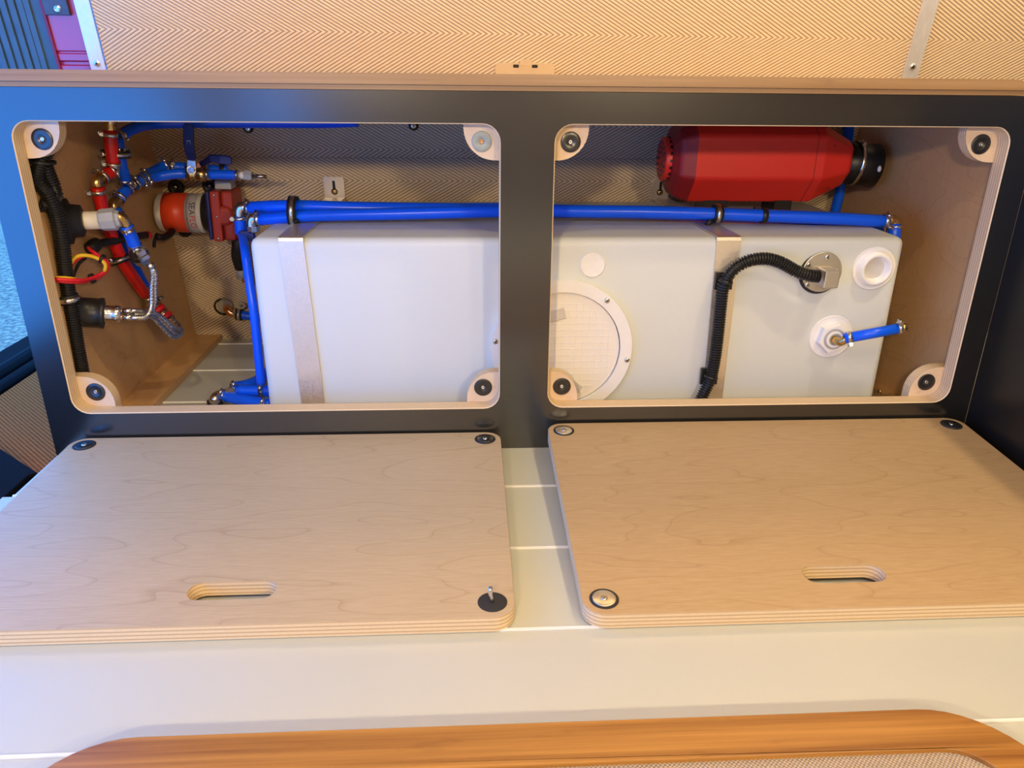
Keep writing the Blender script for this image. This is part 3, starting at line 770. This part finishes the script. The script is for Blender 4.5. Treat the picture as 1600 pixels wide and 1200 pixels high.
bd = MB().lathe(h0+xa_*.024-ya_*.030, -ya_, [(.019, 0), (.017, .006), (.012, .009)], 20).build('dome', 'pump_red', PU)
for u, v in ((.012, .036), (.013, -.001), (.012, -.040)): screw(MH @ Vector((u, -.041, v)), -ya_, .0026, hd)
q = MH @ Vector((.022, 0, .043)); MB().box((.006, -.015, .043), (.035, .015, .058), 0, MH).build('port_collar', 'pvc_grey', PU, bevel=.002)
for px, py in ((274, 293), (328, 291)):
    c = PW(px, py, .012); ft = MB().lathe(c+Vector((0, .010, 0)), (0, -1, -.1), [(.0145, 0), (.0145, .009), (.011, .013), (.006, .013), (.005, .009)], 18).build('rubber_foot', 'black_rubber', PU)
    screw(c+Vector((0, -.0005, 0)), (0, -1, -.1), .004, ft)
c = PW(288, 360, .012); MB().lathe(c+Vector((0, .010, 0)), (0, -1, -.1), [(.0125, 0), (.0125, .009), (.011, .013)], 16).build('rubber_foot', 'black_rubber', PU)
MB().tube([MH @ Vector((.035, .0, -.040)), P(372, 385, Y=.41), P(371, 400, Y=.42), P(376, 418, Y=.43)], .0115, 10).build('inlet_boot', 'black_rubber', PU)
MB().cyl(P(376, 416, Y=.43), P(378, 433, Y=.435), .0095, 12).build('inlet_barb', 'pvc_grey', PU)
MB().cyl(P(382, 433, Y=.435), P(384, 441, Y=.435), .006, 10).build('inlet_tail', 'copper', PU)
# printed label lettering, wrapped on the motor
def wraptext(txt, size, u_along, ang0, mats, name):
    cu = bpy.data.curves.new('txt', 'FONT'); cu.body = txt; cu.size = size; cu.align_x = 'CENTER'; cu.align_y = 'CENTER'
    to = bpy.data.objects.new('txt', cu); COL.objects.link(to)
    dg = bpy.context.evaluated_depsgraph_get(); me = bpy.data.meshes.new_from_object(to.evaluated_get(dg))
    bpy.data.objects.remove(to); mb = MB(); R_ = pr_+.0009
    for v in me.vertices:
        a_ = ang0 - v.co.x/R_          # text runs down the face of the cylinder
        d = -ya_*math.cos(a_)+za_*math.sin(a_)
        mb.v.append(c0+xa_*(u_along+v.co.y)+d*R_)
    for p_ in me.polygons: mb.face(list(p_.vertices))
    for mi, mt in mats: pass
    return mb.build(name, mats[0][1], mo)
wraptext('SEA', .0145, L*.825, .40, [(0, 'print_black')], 'lettering')
wraptext('FLO', .0145, L*.825, -.31, [(0, 'print_red')], 'lettering')
wraptext('AUTOMATIC WATER PRESSURE PUMP', .0036, L*.715, .1, [(0, 'print_black')], 'lettering')
# black cable from the pump to the wiring
t = thing('pump_cable', 'black sheathed cable looping from the pump to the side wall', 'cable', P(200, 372, Y=.3))
MB().tube([P(270, 358, Y=.40), P(266, 365, Y=.38), P(255, 371, Y=.36), P(244, 369, Y=.35)], .0062, 10).build('cable_tube', 'black_rubber', t)
MB().ball(P(231, 367, Y=.30), .0065, 0, 10, 7, (1.1, .8, 1)).build('red_splice', 'wire_red', t)
MB().tube([P(229, 367, Y=.30), P(205, 371, Y=.24), P(175, 377, Y=.185), P(150, 382, Y=.155), P(140, 390, Y=.14)], .0062, 10).build('cable_tube', 'black_rubber', t)
MB().lathe(P(150, 381, Y=.155), P(140, 390, Y=.14)-P(150, 381, Y=.155), [(.0085, -.004), (.0105, .004), (.0105, .014), (.008, .018)], 12).build('plug_body', 'black_rubber', t)
MB().tube([P(243, 372, Y=.35), P(241, 380, Y=.35), P(241, 386, Y=.35)], .003, 8).build('plug_tail', 'black_rubber', t)

# ================================================================== VALVES AND UPPER LINES
SH = set()
def adj(x, Y, parent): return Y-.032*min(1, max(0, (240-x)/50)) if parent.name in SH else Y
def tubeP(pts, r, name, mat, parent, seg=12, step=.006):
    pts = [(x, y, adj(x, Y, parent)) for x, y, Y in pts]
    return MB().tube([P(x, y, Y=Y) for x, y, Y in pts], r, seg, step=step).build(name, mat, parent)
def clampP(x, y, Y, x2, y2, Y2, r, parent, side=None, wd=.006, mat='steel'):
    a = P(x, y, Y=adj(x, Y, parent)); Y2 = adj(x2, Y2, parent); return clamp(a, P(x2, y2, Y=Y2)-a, r, parent, wd, side, mat)
VY = .345
V = thing('ball_valve', 'brass ball valve with its blue lever standing upright', 'valve', P(305, 270, Y=VY))
a, b = P(290, 271, Y=VY), P(322, 273, Y=VY); va = (b-a).normalized()
mb = MB(); mb.lathe(a, va, [(.0085, 0), (.0085, .006), (.0125, .007), (.0125, .012), (.0105, .014), (.0105, .022), (.012, .024), (.012, .032), (.008, .034), (.0075, .040)], 12); mb.build('valve_body', 'brass', V)
st = P(298, 267, Y=VY-.012)
MB().cyl(P(300, 266, Y=VY), P(299, 266, Y=VY-.022), .007, 12).build('stem', 'steel', V)
hn = P(299, 266, Y=VY-.024); MB().lathe(hn, FN, [(.0058, -.001), (.0058, .0035), (.0035, .0035), (.003, .002)], 6, 0, False).build('stem_nut', 'steel', V)
q0, q1, q2, q3 = P(299, 266, Y=VY-.020), P(299, 250, Y=VY-.020), P(297, 238, Y=VY-.028), P(294, 195, Y=VY-.030)
def paddle(pts, wds, thk, mat, name, parent, nrm=Vector((0, -1, 0))):
    mb = MB(); n = len(pts)
    for i, p_ in enumerate(pts):
        d = (pts[min(i+1, n-1)]-pts[max(i-1, 0)]).normalized(); sd_ = d.cross(nrm).normalized(); nn = sd_.cross(d).normalized()
        for su, sv in ((-1, -1), (1, -1), (1, 1), (-1, 1)): mb.v.append(p_+sd_*su*wds[i]/2+nn*sv*thk/2)
    for i in range(n-1):
        for j in range(4): mb.face((i*4+j, i*4+(j+1) % 4, i*4+4+(j+1) % 4, i*4+4+j))
    mb.face((0, 1, 2, 3)); mb.face([(n-1)*4+i for i in range(4)])
    return mb.build(name, mat, parent, bevel=.0015)
paddle([q0, q1, P(299, 247, Y=VY-.022)], [.016, .014, .013], .003, 'steel', 'lever_plate', V)
lv = paddle([P(300, 249, Y=VY-.022), q2, P(295, 225, Y=VY-.030), P(294.5, 198, Y=VY-.030), P(294.5, 193, Y=VY-.030)], [.013, .0155, .0165, .0165, .012], .006, 'handle_blue', 'lever_grip', V)
mk = MB(); 
for (x0_, y0_, x1_, y1_) in ((291.5, 219.5, 297.5, 220.7), (291.5, 219.5, 292.7, 225.5), (296.3, 219.5, 297.5, 225.5)):
    a_, b_ = P(x0_, y0_, Y=VY-.0335), P(x1_, y1_, Y=VY-.0335); mk.box((a_.x, a_.y-.0004, b_.z), (b_.x, a_.y+.0004, a_.z))
mk.build('lever_mark', 'print_silver', lv)
tubeP([(327, 273, VY), (350, 273, VY), (374, 274, VY)], .0082, 'hose_tube', 'blue_hose', V)
clampP(326, 273, VY, 340, 273, VY, .0086, V, (0, -.9, .2), .005); clampP(372, 274, VY, 384, 274, VY, .0086, V, (0, -.9, .2), .005)
MB().cyl(P(374, 274, Y=VY), P(383, 274, Y=VY), .0062, 12).build('barb', 'plastic_white', V)
MB().lathe(P(382, 274, Y=VY), va, [(.0088, 0), (.0088, .013)], 6, 0, False).build('hex_adapter', 'pvc_grey', V)
MB().cyl(P(395, 275, Y=VY), P(417, 276, Y=VY), .0032, 10, 0).build('nozzle', 'nickel', V)
V2 = thing('ball_valve', 'second brass valve behind, with its blue lever lying flat', 'valve', P(325, 262, Y=.385))
a2 = P(292, 262, Y=.385); MB().lathe(a2, va, [(.0085, 0), (.0085, .006), (.0125, .007), (.0125, .014), (.0105, .016), (.0105, .028), (.008, .034)], 12).build('valve_body', 'brass', V2)
paddle([P(313, 258, Y=.37), P(322, 253, Y=.362), P(330, 247, Y=.352), P(345, 249, Y=.350), P(358, 251, Y=.350), P(362, 251, Y=.350)], [.010, .010, .012, .015, .015, .010], .006, 'handle_blue', 'lever_grip', V2)
MB().cyl(P(313, 260, Y=.385), P(313, 259, Y=.366), .006, 10).build('stem', 'red_hose', V2)
tubeP([(327, 264, .385), (345, 265, .385), (356, 266, .385)], .0080, 'hose_tube', 'blue_hose', V2); clampP(348, 264, .385, 356, 265, .385, .0085, V2, mat='black_plastic')
# cold water manifold lines (blue)
Lh = thing('cold_water_line', 'blue cold water hoses joined by brass tees on the side wall', 'hose', P(200, 290, Y=.27)); SH.add(Lh.name)
tubeP([(226, 280, .315), (245, 276, .33), (270, 272, .34), (291, 271, .345)], .0085, 'hose_tube', 'blue_hose', Lh)
tubeP([(226, 275, .325), (240, 268, .345), (255, 260, .365), (258, 259, .37)], .0085, 'hose_tube', 'blue_hose', Lh)
tubeP([(266, 260, .38), (280, 261, .385), (292, 262, .385)], .0085, 'hose_tube', 'blue_hose', Lh)
tubeP([(256, 260, .37), (262, 258, .375), (268, 260, .38)], .0065, 'brass_tail', 'nickel', Lh)
clampP(257, 260, .368, 250, 263, .36, .0089, Lh, wd=.005); clampP(268, 260, .38, 276, 261, .384, .0089, Lh, wd=.005)
clampP(228, 279, .316, 245, 276, .33, .0089, Lh, (0, -1, -.3)); clampP(226, 276, .325, 240, 268, .345, .0089, Lh, wd=.005)
PA = lambda x, y, Y: P(x, y, Y=adj(x, Y, Lh))
mb = MB().tube([PA(226, 279, .316), PA(214, 285, .30), PA(203, 292, .285), PA(192, 303, .27)], .0068, 10, step=.004); mb.tube([PA(203, 292, .285), PA(197, 283, .28)], .0068, 10, smooth=False)
mb.build('tee', 'nickel', Lh)
tubeP([(219, 282, .308), (211, 287, .296)], .0088, 'hose_tube', 'blue_hose', Lh); clampP(219, 282, .308, 211, 287, .296, .0092, Lh, (0, -1, -.3), .005); clampP(210, 288, .294, 200, 295, .28, .0092, Lh, (0, -1, .3), .005)
tubeP([(198, 297, .278), (191, 304, .268), (186, 311, .262)], .0088, 'hose_tube', 'blue_hose', Lh)
clampP(199, 295, .28, 190, 304, .268, .0092, Lh, (-.5, -1, .3), .005); clampP(187, 309, .264, 182, 315, .256, .0092, Lh, (-.8, -1, .3), .005)
tubeP([(186, 311, .262), (180, 314, .252), (177, 320, .246), (179, 328, .246)], .0078, 'brass_elbow', 'brass', Lh, step=.003)
tubeP([(179, 325, .246), (184, 340, .25), (190, 362, .26), (203, 400, .28), (222, 440, .30), (243, 472, .32)], .0090, 'hose_tube', 'blue_hose', Lh)
clampP(181, 331, .247, 184, 340, .25, .0094, Lh, (1, -.6, 0), .005)
tubeP([(184, 216, .262), (187, 240, .265), (189, 255, .268), (193, 270, .272), (197, 284, .278)], .0086, 'hose_tube', 'blue_hose', Lh)
clampP(196, 281, .277, 198, 290, .28, .0091, Lh, (1, -.6, 0), .005); clampP(186, 232, .264, 187, 240, .265, .0091, Lh, (1, -.4, 0), .005); clampP(244, 468, .32, 250, 478, .32, .0095, Lh, (1, -.4, 0), .005)
Lt = thing('blue_hose', 'blue hose sweeping under the bench top above the red hose', 'hose', P(230, 196, Y=.3))
tubeP([(184, 214, .262), (196, 207, .275), (212, 199, .30), (240, 193, .34), (300, 191.5, .36), (400, 191.5, .37), (500, 192, .38), (560, 190, .38)], .0090, 'hose_tube', 'blue_hose', Lt, step=.012)
clampP(187, 212, .264, 196, 207, .275, .0094, Lt, (0, -1, -.3), .006)
# hot water line (red)
SH.add(Lt.name)
Rh = thing('hot_water_line', 'red hot water hose with brass elbows running down the side wall', 'hose', P(180, 380, Y=.25)); SH.add(Rh.name)
tubeP([(178, 185, .235), (172, 190, .235), (172, 198, .235), (172, 206, .235)], .0082, 'brass_elbow', 'brass', Rh, step=.003)
tubeP([(172, 203, .235), (173, 220, .236), (175, 240, .238), (177, 258, .24)], .0096, 'hose_tube', 'red_hose', Rh)
clampP(172.5, 210, .235, 173, 220, .236, .0100, Rh, (-1, -.5, 0)); clampP(177, 256, .24, 178, 264, .241, .0100, Rh, (-1, -.4, 0), .005)
tubeP([(177, 255, .24), (179, 264, .242), (174, 269, .24), (166, 273, .232)], .0078, 'elbow', 'nickel', Rh, step=.003)
tubeP([(173, 269, .238), (167, 272, .232), (161, 276, .224)], .0092, 'hose_tube', 'red_hose', Rh); clampP(174, 268, .239, 167, 272, .232, .0096, Rh, (0, -1, -.5), .005); clampP(160, 277, .223, 155, 281, .216, .0096, Rh, (-.5, -1, .4), .005)
tubeP([(162, 275, .225), (154, 279, .214), (151, 285, .21), (152, 294, .21)], .0082, 'brass_elbow', 'brass', Rh, step=.003)
tubeP([(152.5, 292, .21), (155, 306, .212), (160, 326, .216), (168, 350, .222), (177, 375, .23), (190, 405, .245), (207, 432, .262), (227, 460, .285)], .0096, 'hose_tube', 'red_hose', Rh)
clampP(153, 299, .21, 155, 306, .212, .0100, Rh, (-1, -.5, 0))
for (cx_, cy_, Y_, dx, dy, fx, fy, fY, lab, rr, wd) in ((181, 240.5, .222, .12, 1, 159, 241, .205, 'rubber-lined clip around the upper red and blue hoses', .0175, .010), (187, 405.5, .213, .5, 1, 172, 407, .195, 'rubber-lined clip around the lower red hose', .0122, .010)):
    cc = P(cx_, cy_, Y=Y_); t = thing('hose_clip', lab, 'clip', cc, group='rubber-lined clips on the side wall hoses')
    axx = P(cx_+dx*10, cy_+dy*10, Y=Y_)-cc
    cushion_clip(cc, axx, rr, t, P(fx, fy, Y=fY), wd); screw(P(fx, fy, Y=fY-.003), FN, .0045, t)
# pvc through-wall stub, union and elbow
wp = P(98, 346, X=-.6445)
PV = thing('pvc_union', 'white pipe stub with grey union nut poking from the side wall', 'pipe fitting', wp)
axp = (P(186, 343, Y=wp.y+.02)-wp).normalized()
MB().lathe(wp+Vector((.0005, 0, 0)), axp, [(.032, 0), (.032, .008), (.024, .010), (.022, .024), (.016, .026)], 24).build('wall_grommet', 'black_rubber', PV)
a, b, c = P(113, 345, Y=wp.y+.008), P(157, 344, Y=wp.y+.014), P(183, 342, Y=wp.y+.018)
MB().lathe(a, b-a, [(.0115, 0), (.0125, .001), (.0125, (b-a).length+.004)], 22).build('pipe', 'pvc_white', PV)
MB().lathe(b, c-b, [(.0135, -.001), (.0152, .002), (.0160, .020), (.0125, .022), (.011, .026)], 8, 0, False).build('union_nut', 'pvc_grey', PV)
d = wp.y+.02
tubeP([(178, 342, d), (186, 339, d), (193, 343, d+.004), (198, 353, d+.008)], .0082, 'brass_elbow', 'brass', PV, step=.003)
tubeP([(197, 352, d+.008), (205, 370, d+.014), (212, 387, d+.02)], .0092, 'hose_tube', 'blue_hose', PV); clampP(199, 357, d+.009, 205, 370, d+.014, .0096, PV, (.6, -1, 0)); clampP(211, 384, d+.019, 214, 392, d+.022, .0096, PV, (.6, -1, 0), .005)
a, b = P(212, 388, Y=d+.02), P(226, 414, Y=d+.03)
MB().lathe(a, b-a, [(.0105, 0), (.0135, .003), (.0135, .010), (.0155, .011), (.0155, .017), (.012, .019), (.010, .026)], 6, 0, False).build('hex_reducer', 'nickel', PV)
# shower outlet on side wall with braided hoses
fp = P(118, 487, X=-.6445)
FA = thing('outlet_socket', 'black round socket with chrome shank and braided hoses on the side wall', 'socket', fp)
fa = (P(187, 491, Y=fp.y+.02)-fp).normalized()
MB().lathe(fp+Vector((.0005, 0, 0)), fa, [(.024, 0), (.024, .005), (.0215, .006), (.0215, .030), (.0225, .031), (.0225, .036), (.0195, .037), (.0185, .030)], 26).build('housing', 'black_plastic', FA)
sh = P(152, 489, Y=fp.y+.012); e = P(188, 491, Y=fp.y+.022)
MB().lathe(sh, e-sh, [(.0165, -.008), (.0165, -.002), (.0122, 0), (.0122, (e-sh).length*.72), (.0128, (e-sh).length*.75), (.0128, (e-sh).length), (.008, (e-sh).length+.001)], 24).build('shank', 'steel', FA)
d = fp.y+.022
def braid(pts, nm='braided_hose', r=.0038): return MB().tube([P(x, y, Y=Y) for x, y, Y in pts], r, 8, step=.006).build(nm, 'braid', FA)
for py, Y_ in ((486, d+.006), (496, d-.004), (491, d+.014)):
    MB().cyl(P(185, py, Y=Y_), P(193, py, Y=Y_), .0042, 10).build('copper_tail', 'copper', FA); MB().cyl(P(193, py, Y=Y_), P(206, py, Y=Y_), .0048, 10).build('ferrule', 'steel', FA)
braid([(205, 486, d+.006), (225, 486, d+.02), (238, 492, d+.04), (252, 502, d+.05), (266, 515, d+.06), (275, 522, d+.07), (281, 518, d+.085), (278, 508, d+.10), (268, 495, d+.11)])
braid([(205, 496, d-.004), (222, 497, d+.004), (233, 490, d+.012), (237, 475, d+.018), (237, 450, d+.02), (239, 430, d+.02), (236, 418, d+.018)])
braid([(205, 491, d+.014), (222, 491, d+.02), (236, 494, d+.03), (249, 507, d+.045), (262, 521, d+.055), (272, 527, d+.065), (283, 521, d+.08), (280, 508, d+.1)])
braid([(206, 494, d+.006), (226, 497, d+.012), (237, 487, d+.02), (242, 470, d+.024), (242, 450, d+.024), (243, 430, d+.022), (238, 418, d+.018)])
braid([(236, 486, d+.03), (246, 492, d+.04), (258, 500, d+.05), (270, 512, d+.06), (284, 514, d+.08)])
MB().cyl(P(237, 420, Y=d+.018), P(234, 411, Y=d+.018), .0055, 10).build('ferrule', 'steel', FA)
# mixer manifold where red and blue hoses end
MX = thing('mixing_valve', 'brass mixing manifold with red collars where red and blue hoses meet', 'valve', P(255, 485, Y=.29))
mb = MB(); a, b = P(232, 470, Y=.29), P(268, 505, Y=.29); mb.lathe(a, b-a, [(.009, 0), (.012, .004), (.012, .014), (.0095, .016), (.0095, .024), (.012, .026), (.012, .040), (.009, .044)], 14)
mb.cyl(P(243, 471, Y=.31), P(247, 484, Y=.295), .009, 12); mb.cyl(P(229, 462, Y=.287), P(236, 474, Y=.29), .0075, 12); mb.build('manifold_body', 'nickel', MX)
for k in (.42, .72): MB().ring(a.lerp(b, k), b-a, .009, .0138, .008, 18).build('red_collar', 'wire_red', MX)
for k in (.3, .57, .88): MB().ring(a.lerp(b, k), b-a, .009, .0140, .003, 18).build('copper_ring', 'copper', MX)

# ================================================================== WIRES AND LEFT CONDUITS
t = thing('wire_loop', 'red and yellow wires looped and tied near the side wall', 'wire', P(140, 425, Y=.10))
tubeP([(84, 436, .034), (100, 437, .038), (122, 438, .05), (135, 437, .07), (150, 432, .09), (163, 424, .10), (167, 412, .10), (160, 405, .10), (145, 399, .095), (128, 401, .085), (114, 410, .075), (104, 425, .06)], .0026, 'red_wire', 'wire_red', t, 8)
tubeP([(84, 438, .036), (100, 440, .041), (122, 441, .053), (135, 440, .074), (152, 434, .094), (166, 424, .103), (169, 411, .104), (158, 402, .104), (143, 392, .105), (138, 386, .12)], .0026, 'red_wire', 'wire_red', t, 8)
tubeP([(86, 434, .040), (100, 434, .046), (118, 436, .056)], .0024, 'yellow_wire', 'wire_yellow', t, 8)
tubeP([(163, 424, .098), (165, 415, .098), (160, 408, .097), (148, 402, .093), (135, 399, .086), (122, 400, .08), (113, 407, .072), (106, 420, .06)], .0027, 'yellow_wire', 'wire_yellow', t, 8)
tubeP([(112, 440, .09), (117, 425, .10), (124, 411, .11), (134, 403, .12)], .0024, 'black_wire', 'black_rubber', t, 8)
for x, y, Y_, ax_ in ((160, 405, .10, (1, 0, -.5)), (144, 435, .085, (1, 0, .3))): MB().ring(P(x, y, Y=Y_), ax_, .004, .0072, .004, 12).build('cable_tie', 'black_plastic', t)
def conduit(pts, r, label):
    t = MB().tube([P(x, y, Y=Y-.008) for x, y, Y in pts], r, 12, corr=(.0036, .0019)).build('corrugated_conduit', 'black_plastic')
    return tag(t, label, 'conduit', 'corrugated conduits at the side wall')
conduit([(62, 225, .062), (70, 258, .066), (83, 290, .072), (87, 308, .070), (76, 318, .066), (63, 322, .06), (55, 318, .055)], .0098, 'short corrugated conduit curling back just under the corner block')
conduit([(78, 225, .066), (60, 262, .058), (58, 285, .058), (74, 300, .062), (88, 335, .068), (96, 375, .068), (101, 415, .068), (107, 460, .066), (115, 510, .066), (123, 555, .064), (130, 592, .062), (134, 615, .062)], .0105, 'long corrugated conduit dropping down the side wall')
t = tag(MB().ring(P(66, 253, Y=.056), (.1, 0, 1), .0145, .0165, .004, 20).build('cable_tie', 'black_plastic'), 'black cable tie bundling the conduits under the corner block', 'cable tie')
t = thing('conduit_clip', 'steel-banded clip around the long corrugated conduit', 'clip', P(107, 467, Y=.066))
MB().ring(P(107, 467, Y=.058), (.08, 0, -1), .0108, .0135, .012, 20).build('rubber_liner', 'black_rubber', t); MB().ring(P(107.5, 468, Y=.058), (.08, 0, -1), .0130, .0142, .006, 20).build('metal_band', 'steel', t)
# brown hose loop behind the stub
t = tag(MB().tube([P(90, 318, Y=.13), P(104, 316, Y=.14), P(114, 330, Y=.15), P(114, 360, Y=.15), P(104, 380, Y=.14), P(92, 384, Y=.13)], .004, 8).build('cable_loop', 'black_rubber'), 'dark cable loop behind the white pipe stub', 'cable')

# ================================================================== LOW FITTINGS LEFT OF TANK
t = thing('wall_inlet', 'brass inlet elbow with blue hose low on the cloth wall beside the tank', 'pipe fitting', PW(352, 482))
mb = MB().lathe(PW(353, 477, .0045), (0, -1, -.18), [(.016, 0), (.0145, .006), (.008, .010)], 18); mb.build('sealant_ring', 'sealant', t)
q = PW(349, 479, .004); MB().ring(q, (0, 1, .18), .015, .0185, .006, 20).build('gasket_ring', 'black_rubber', t)
mb = MB().tube([PW(356, 480, .006), PW(355, 483, .022), PW(361, 489, .026), PW(371, 491, .026)], .0078, 12, step=.003); mb.build('brass_elbow', 'copper', t)
MB().tube([PW(371, 491, .026), PW(385, 493, .026), PW(402, 496, .026), PW(430, 500, .026)], .0088, 12).build('hose_tube', 'blue_hose', t)
clamp(PW(368, 490.5, .026), (1, 0, -.1), .0088, t, .004); MB().ring(PW(374, 491.5, .026), (1, 0, -.1), .0088, .0118, .012, 18).build('rubber_liner', 'black_rubber', t); MB().ring(PW(374, 491.5, .026), (1, 0, -.1), .0115, .0126, .006, 18).build('metal_band', 'steel', t)
MB().ring(PW(377, 477, .026), (0, 1, .2), .0038, .0072, .003, 16).build('clip_ear', 'steel', t)
t = thing('floor_hose', 'blue hose pair with brass elbows on the floor beside the tank foot', 'hose', P(350, 620, Z=-.48))
fz = -.486
def PF(x, y, Z=fz): return P(x, y, Z=Z)
MB().tube([PF(333, 632, -.503), PF(336, 624), PF(340, 619), PF(350, 618)], .0088, 12, step=.003).build('brass_elbow', 'nickel', t)
MB().tube([PF(349, 618), PF(380, 625), PF(425, 633)], .0096, 12).build('hose_tube', 'blue_hose', t)
clamp(PF(351, 618), (1, -.35, 0), .0100, t, .006); clamp(PF(415, 632), (1, -.3, 0), .0100, t, .006); MB().ring(PF(336, 629, -.495), (0, 0, 1), .009, .0125, .008, 18).build('elbow_collar', 'black_rubber', t)
MB().tube([PF(360, 614, -.478), PF(363, 611, -.478), PF(371, 610, -.478)], .0088, 12, step=.003).build('brass_elbow', 'nickel', t)
MB().tube([PF(370, 610, -.478), PF(410, 611, -.478), PF(430, 611, -.478)], .0096, 12).build('hose_tube', 'blue_hose', t); clamp(PF(409, 611, -.478), (1, 0, 0), .0100, t, .007); clamp(PF(364, 606, -.474), (1, .6, 0), .0090, t, .006)
t = tag(MB().tube([PF(368, 605, -.488), PF(385, 602, -.488), PF(400, 596, -.488), PF(412, 587, -.488), PF(425, 575, -.488)], .0096, 12).build('blue_hose', 'blue_hose'), 'blue hose curving along the floor behind the tank corner', 'hose')
# screw hooks near the top edge of the back wall
for px, py in ((387, 200), (646, 196)):
    c = PW(px, py, .012); t = thing('pipe_clip', 'small steel pipe clip on the cloth wall beside the water valves' if px < 500 else 'small steel pipe clip on the cloth wall near the zinc disc', 'clip', c, group='small pipe clips on the cloth wall')
    MB().lathe(c+Vector((0, .007, 0)), FN, [(.009, 0), (.009, .005), (.004, .007)], 14).build('clip_base', 'black_rubber', t); screw(c+Vector((0, -.001, -.001)), FN, .0055, t)

# ================================================================== LAMPS (out of frame; wall strip and doorway-side lamp are added fill)
for (x, y), e in PUCKS:
    nm = {0.86: 'round warm ceiling lamp above the side cabinet', 0.15: 'round warm ceiling lamp above the bench front', -0.25: 'round warm ceiling lamp over the aisle beside the doorway', 0.75: 'round warm ceiling lamp over the far aisle'}[x]
    t = thing('ceiling_lamp', nm, 'lamp', (x, y, CEIL), group='round ceiling lamps')
    MB().lathe((x, y, CEIL-.0005), (0, 0, -1), [(.04, 0), (.04, .008), (.034, .010), (.032, .006)], 24).build('housing', 'plastic_white', t)
    MB().lathe((x, y, CEIL-.006), (0, 0, -1), [(.031, 0), (.031, .0012)], 24).build('diffuser', 'lamp_glow', t)
    ld = bpy.data.lights.new('lamp_light', 'AREA'); ld.shape = 'DISK'; ld.size = .06; ld.energy = e; ld.color = WARM
    lo = bpy.data.objects.new('lamp_light', ld); COL.objects.link(lo); lo.location = (x, y, CEIL-.014); lo.parent = t; lo.matrix_parent_inverse = Matrix.Translation(-t.location)
(sx0, sx1), sy, sz, se = STRIP
t = thing('fill_strip', 'added long warm fill strip hanging on the wall high above the bench top', 'lamp', ((sx0+sx1)/2, sy, sz))
MS = Matrix.Translation((0, sy, sz)) @ Matrix.Rotation(math.radians(76), 4, 'X')
MB().box((sx0, -.012, 0), (sx1, .012, .012), 0, MS).build('channel', 'aluminium', t)
MB().box((sx0+.005, -.010, -.003), (sx1-.005, .010, -.0005), 0, MS).build('diffuser', 'lamp_glow', t)
for bx in (sx0+.1, sx1-.1): MB().box((bx-.01, sy, sz+.012), (bx+.01, wallY(sz+.02)-.006, sz+.02)).build('arm', 'aluminium', t)
ld = bpy.data.lights.new('lamp_light', 'AREA'); ld.shape = 'RECTANGLE'; ld.size = sx1-sx0-.01; ld.size_y = .02; ld.energy = se; ld.color = WARM
lo = bpy.data.objects.new('lamp_light', ld); COL.objects.link(lo); lo.matrix_world = MS @ Matrix.Translation(((sx0+sx1)/2, 0, -.005)); lo.parent = t; lo.matrix_parent_inverse = Matrix.Translation(-t.location)
for (lx, ly, lz), le, lab in LAMPS:
    t = thing('work_and_fill_lamp', lab, 'lamp', (lx, ly-.05, FLOOR), group='work lamps on stands')
    dirv = (Vector((-lx*.3, .1, -.28))-Vector((lx, ly, lz))).normalized()
    M = dirv.to_track_quat('-Z', 'Y').to_matrix().to_4x4(); M.translation = (lx, ly, lz)
    MB().box((-.06, -.045, .004), (.06, .045, .04), 0, M).build('lamp_head', 'black_plastic', t, bevel=.004)
    MB().box((-.052, -.037, .002), (.052, .037, .0045), 0, M).build('diffuser', 'lamp_glow', t)
    MB().cyl((lx, ly-.05, FLOOR+.01), (lx, ly-.04, lz-.02), .01, 12).build('stand_pole', 'black_plastic', t)
    MB().lathe((lx, ly-.05, FLOOR+.0005), (0, 0, 1), [(.09, 0), (.09, .008), (.02, .014)], 24).build('stand_base', 'black_plastic', t)
    ld = bpy.data.lights.new('lamp_light', 'AREA'); ld.shape = 'RECTANGLE'; ld.size = .10; ld.size_y = .07; ld.energy = le; ld.color = WARM
    lo = bpy.data.objects.new('lamp_light', ld); COL.objects.link(lo); lo.matrix_world = M @ Matrix.Translation((0, 0, -.004)); lo.parent = t; lo.matrix_parent_inverse = Matrix.Translation(-t.location)
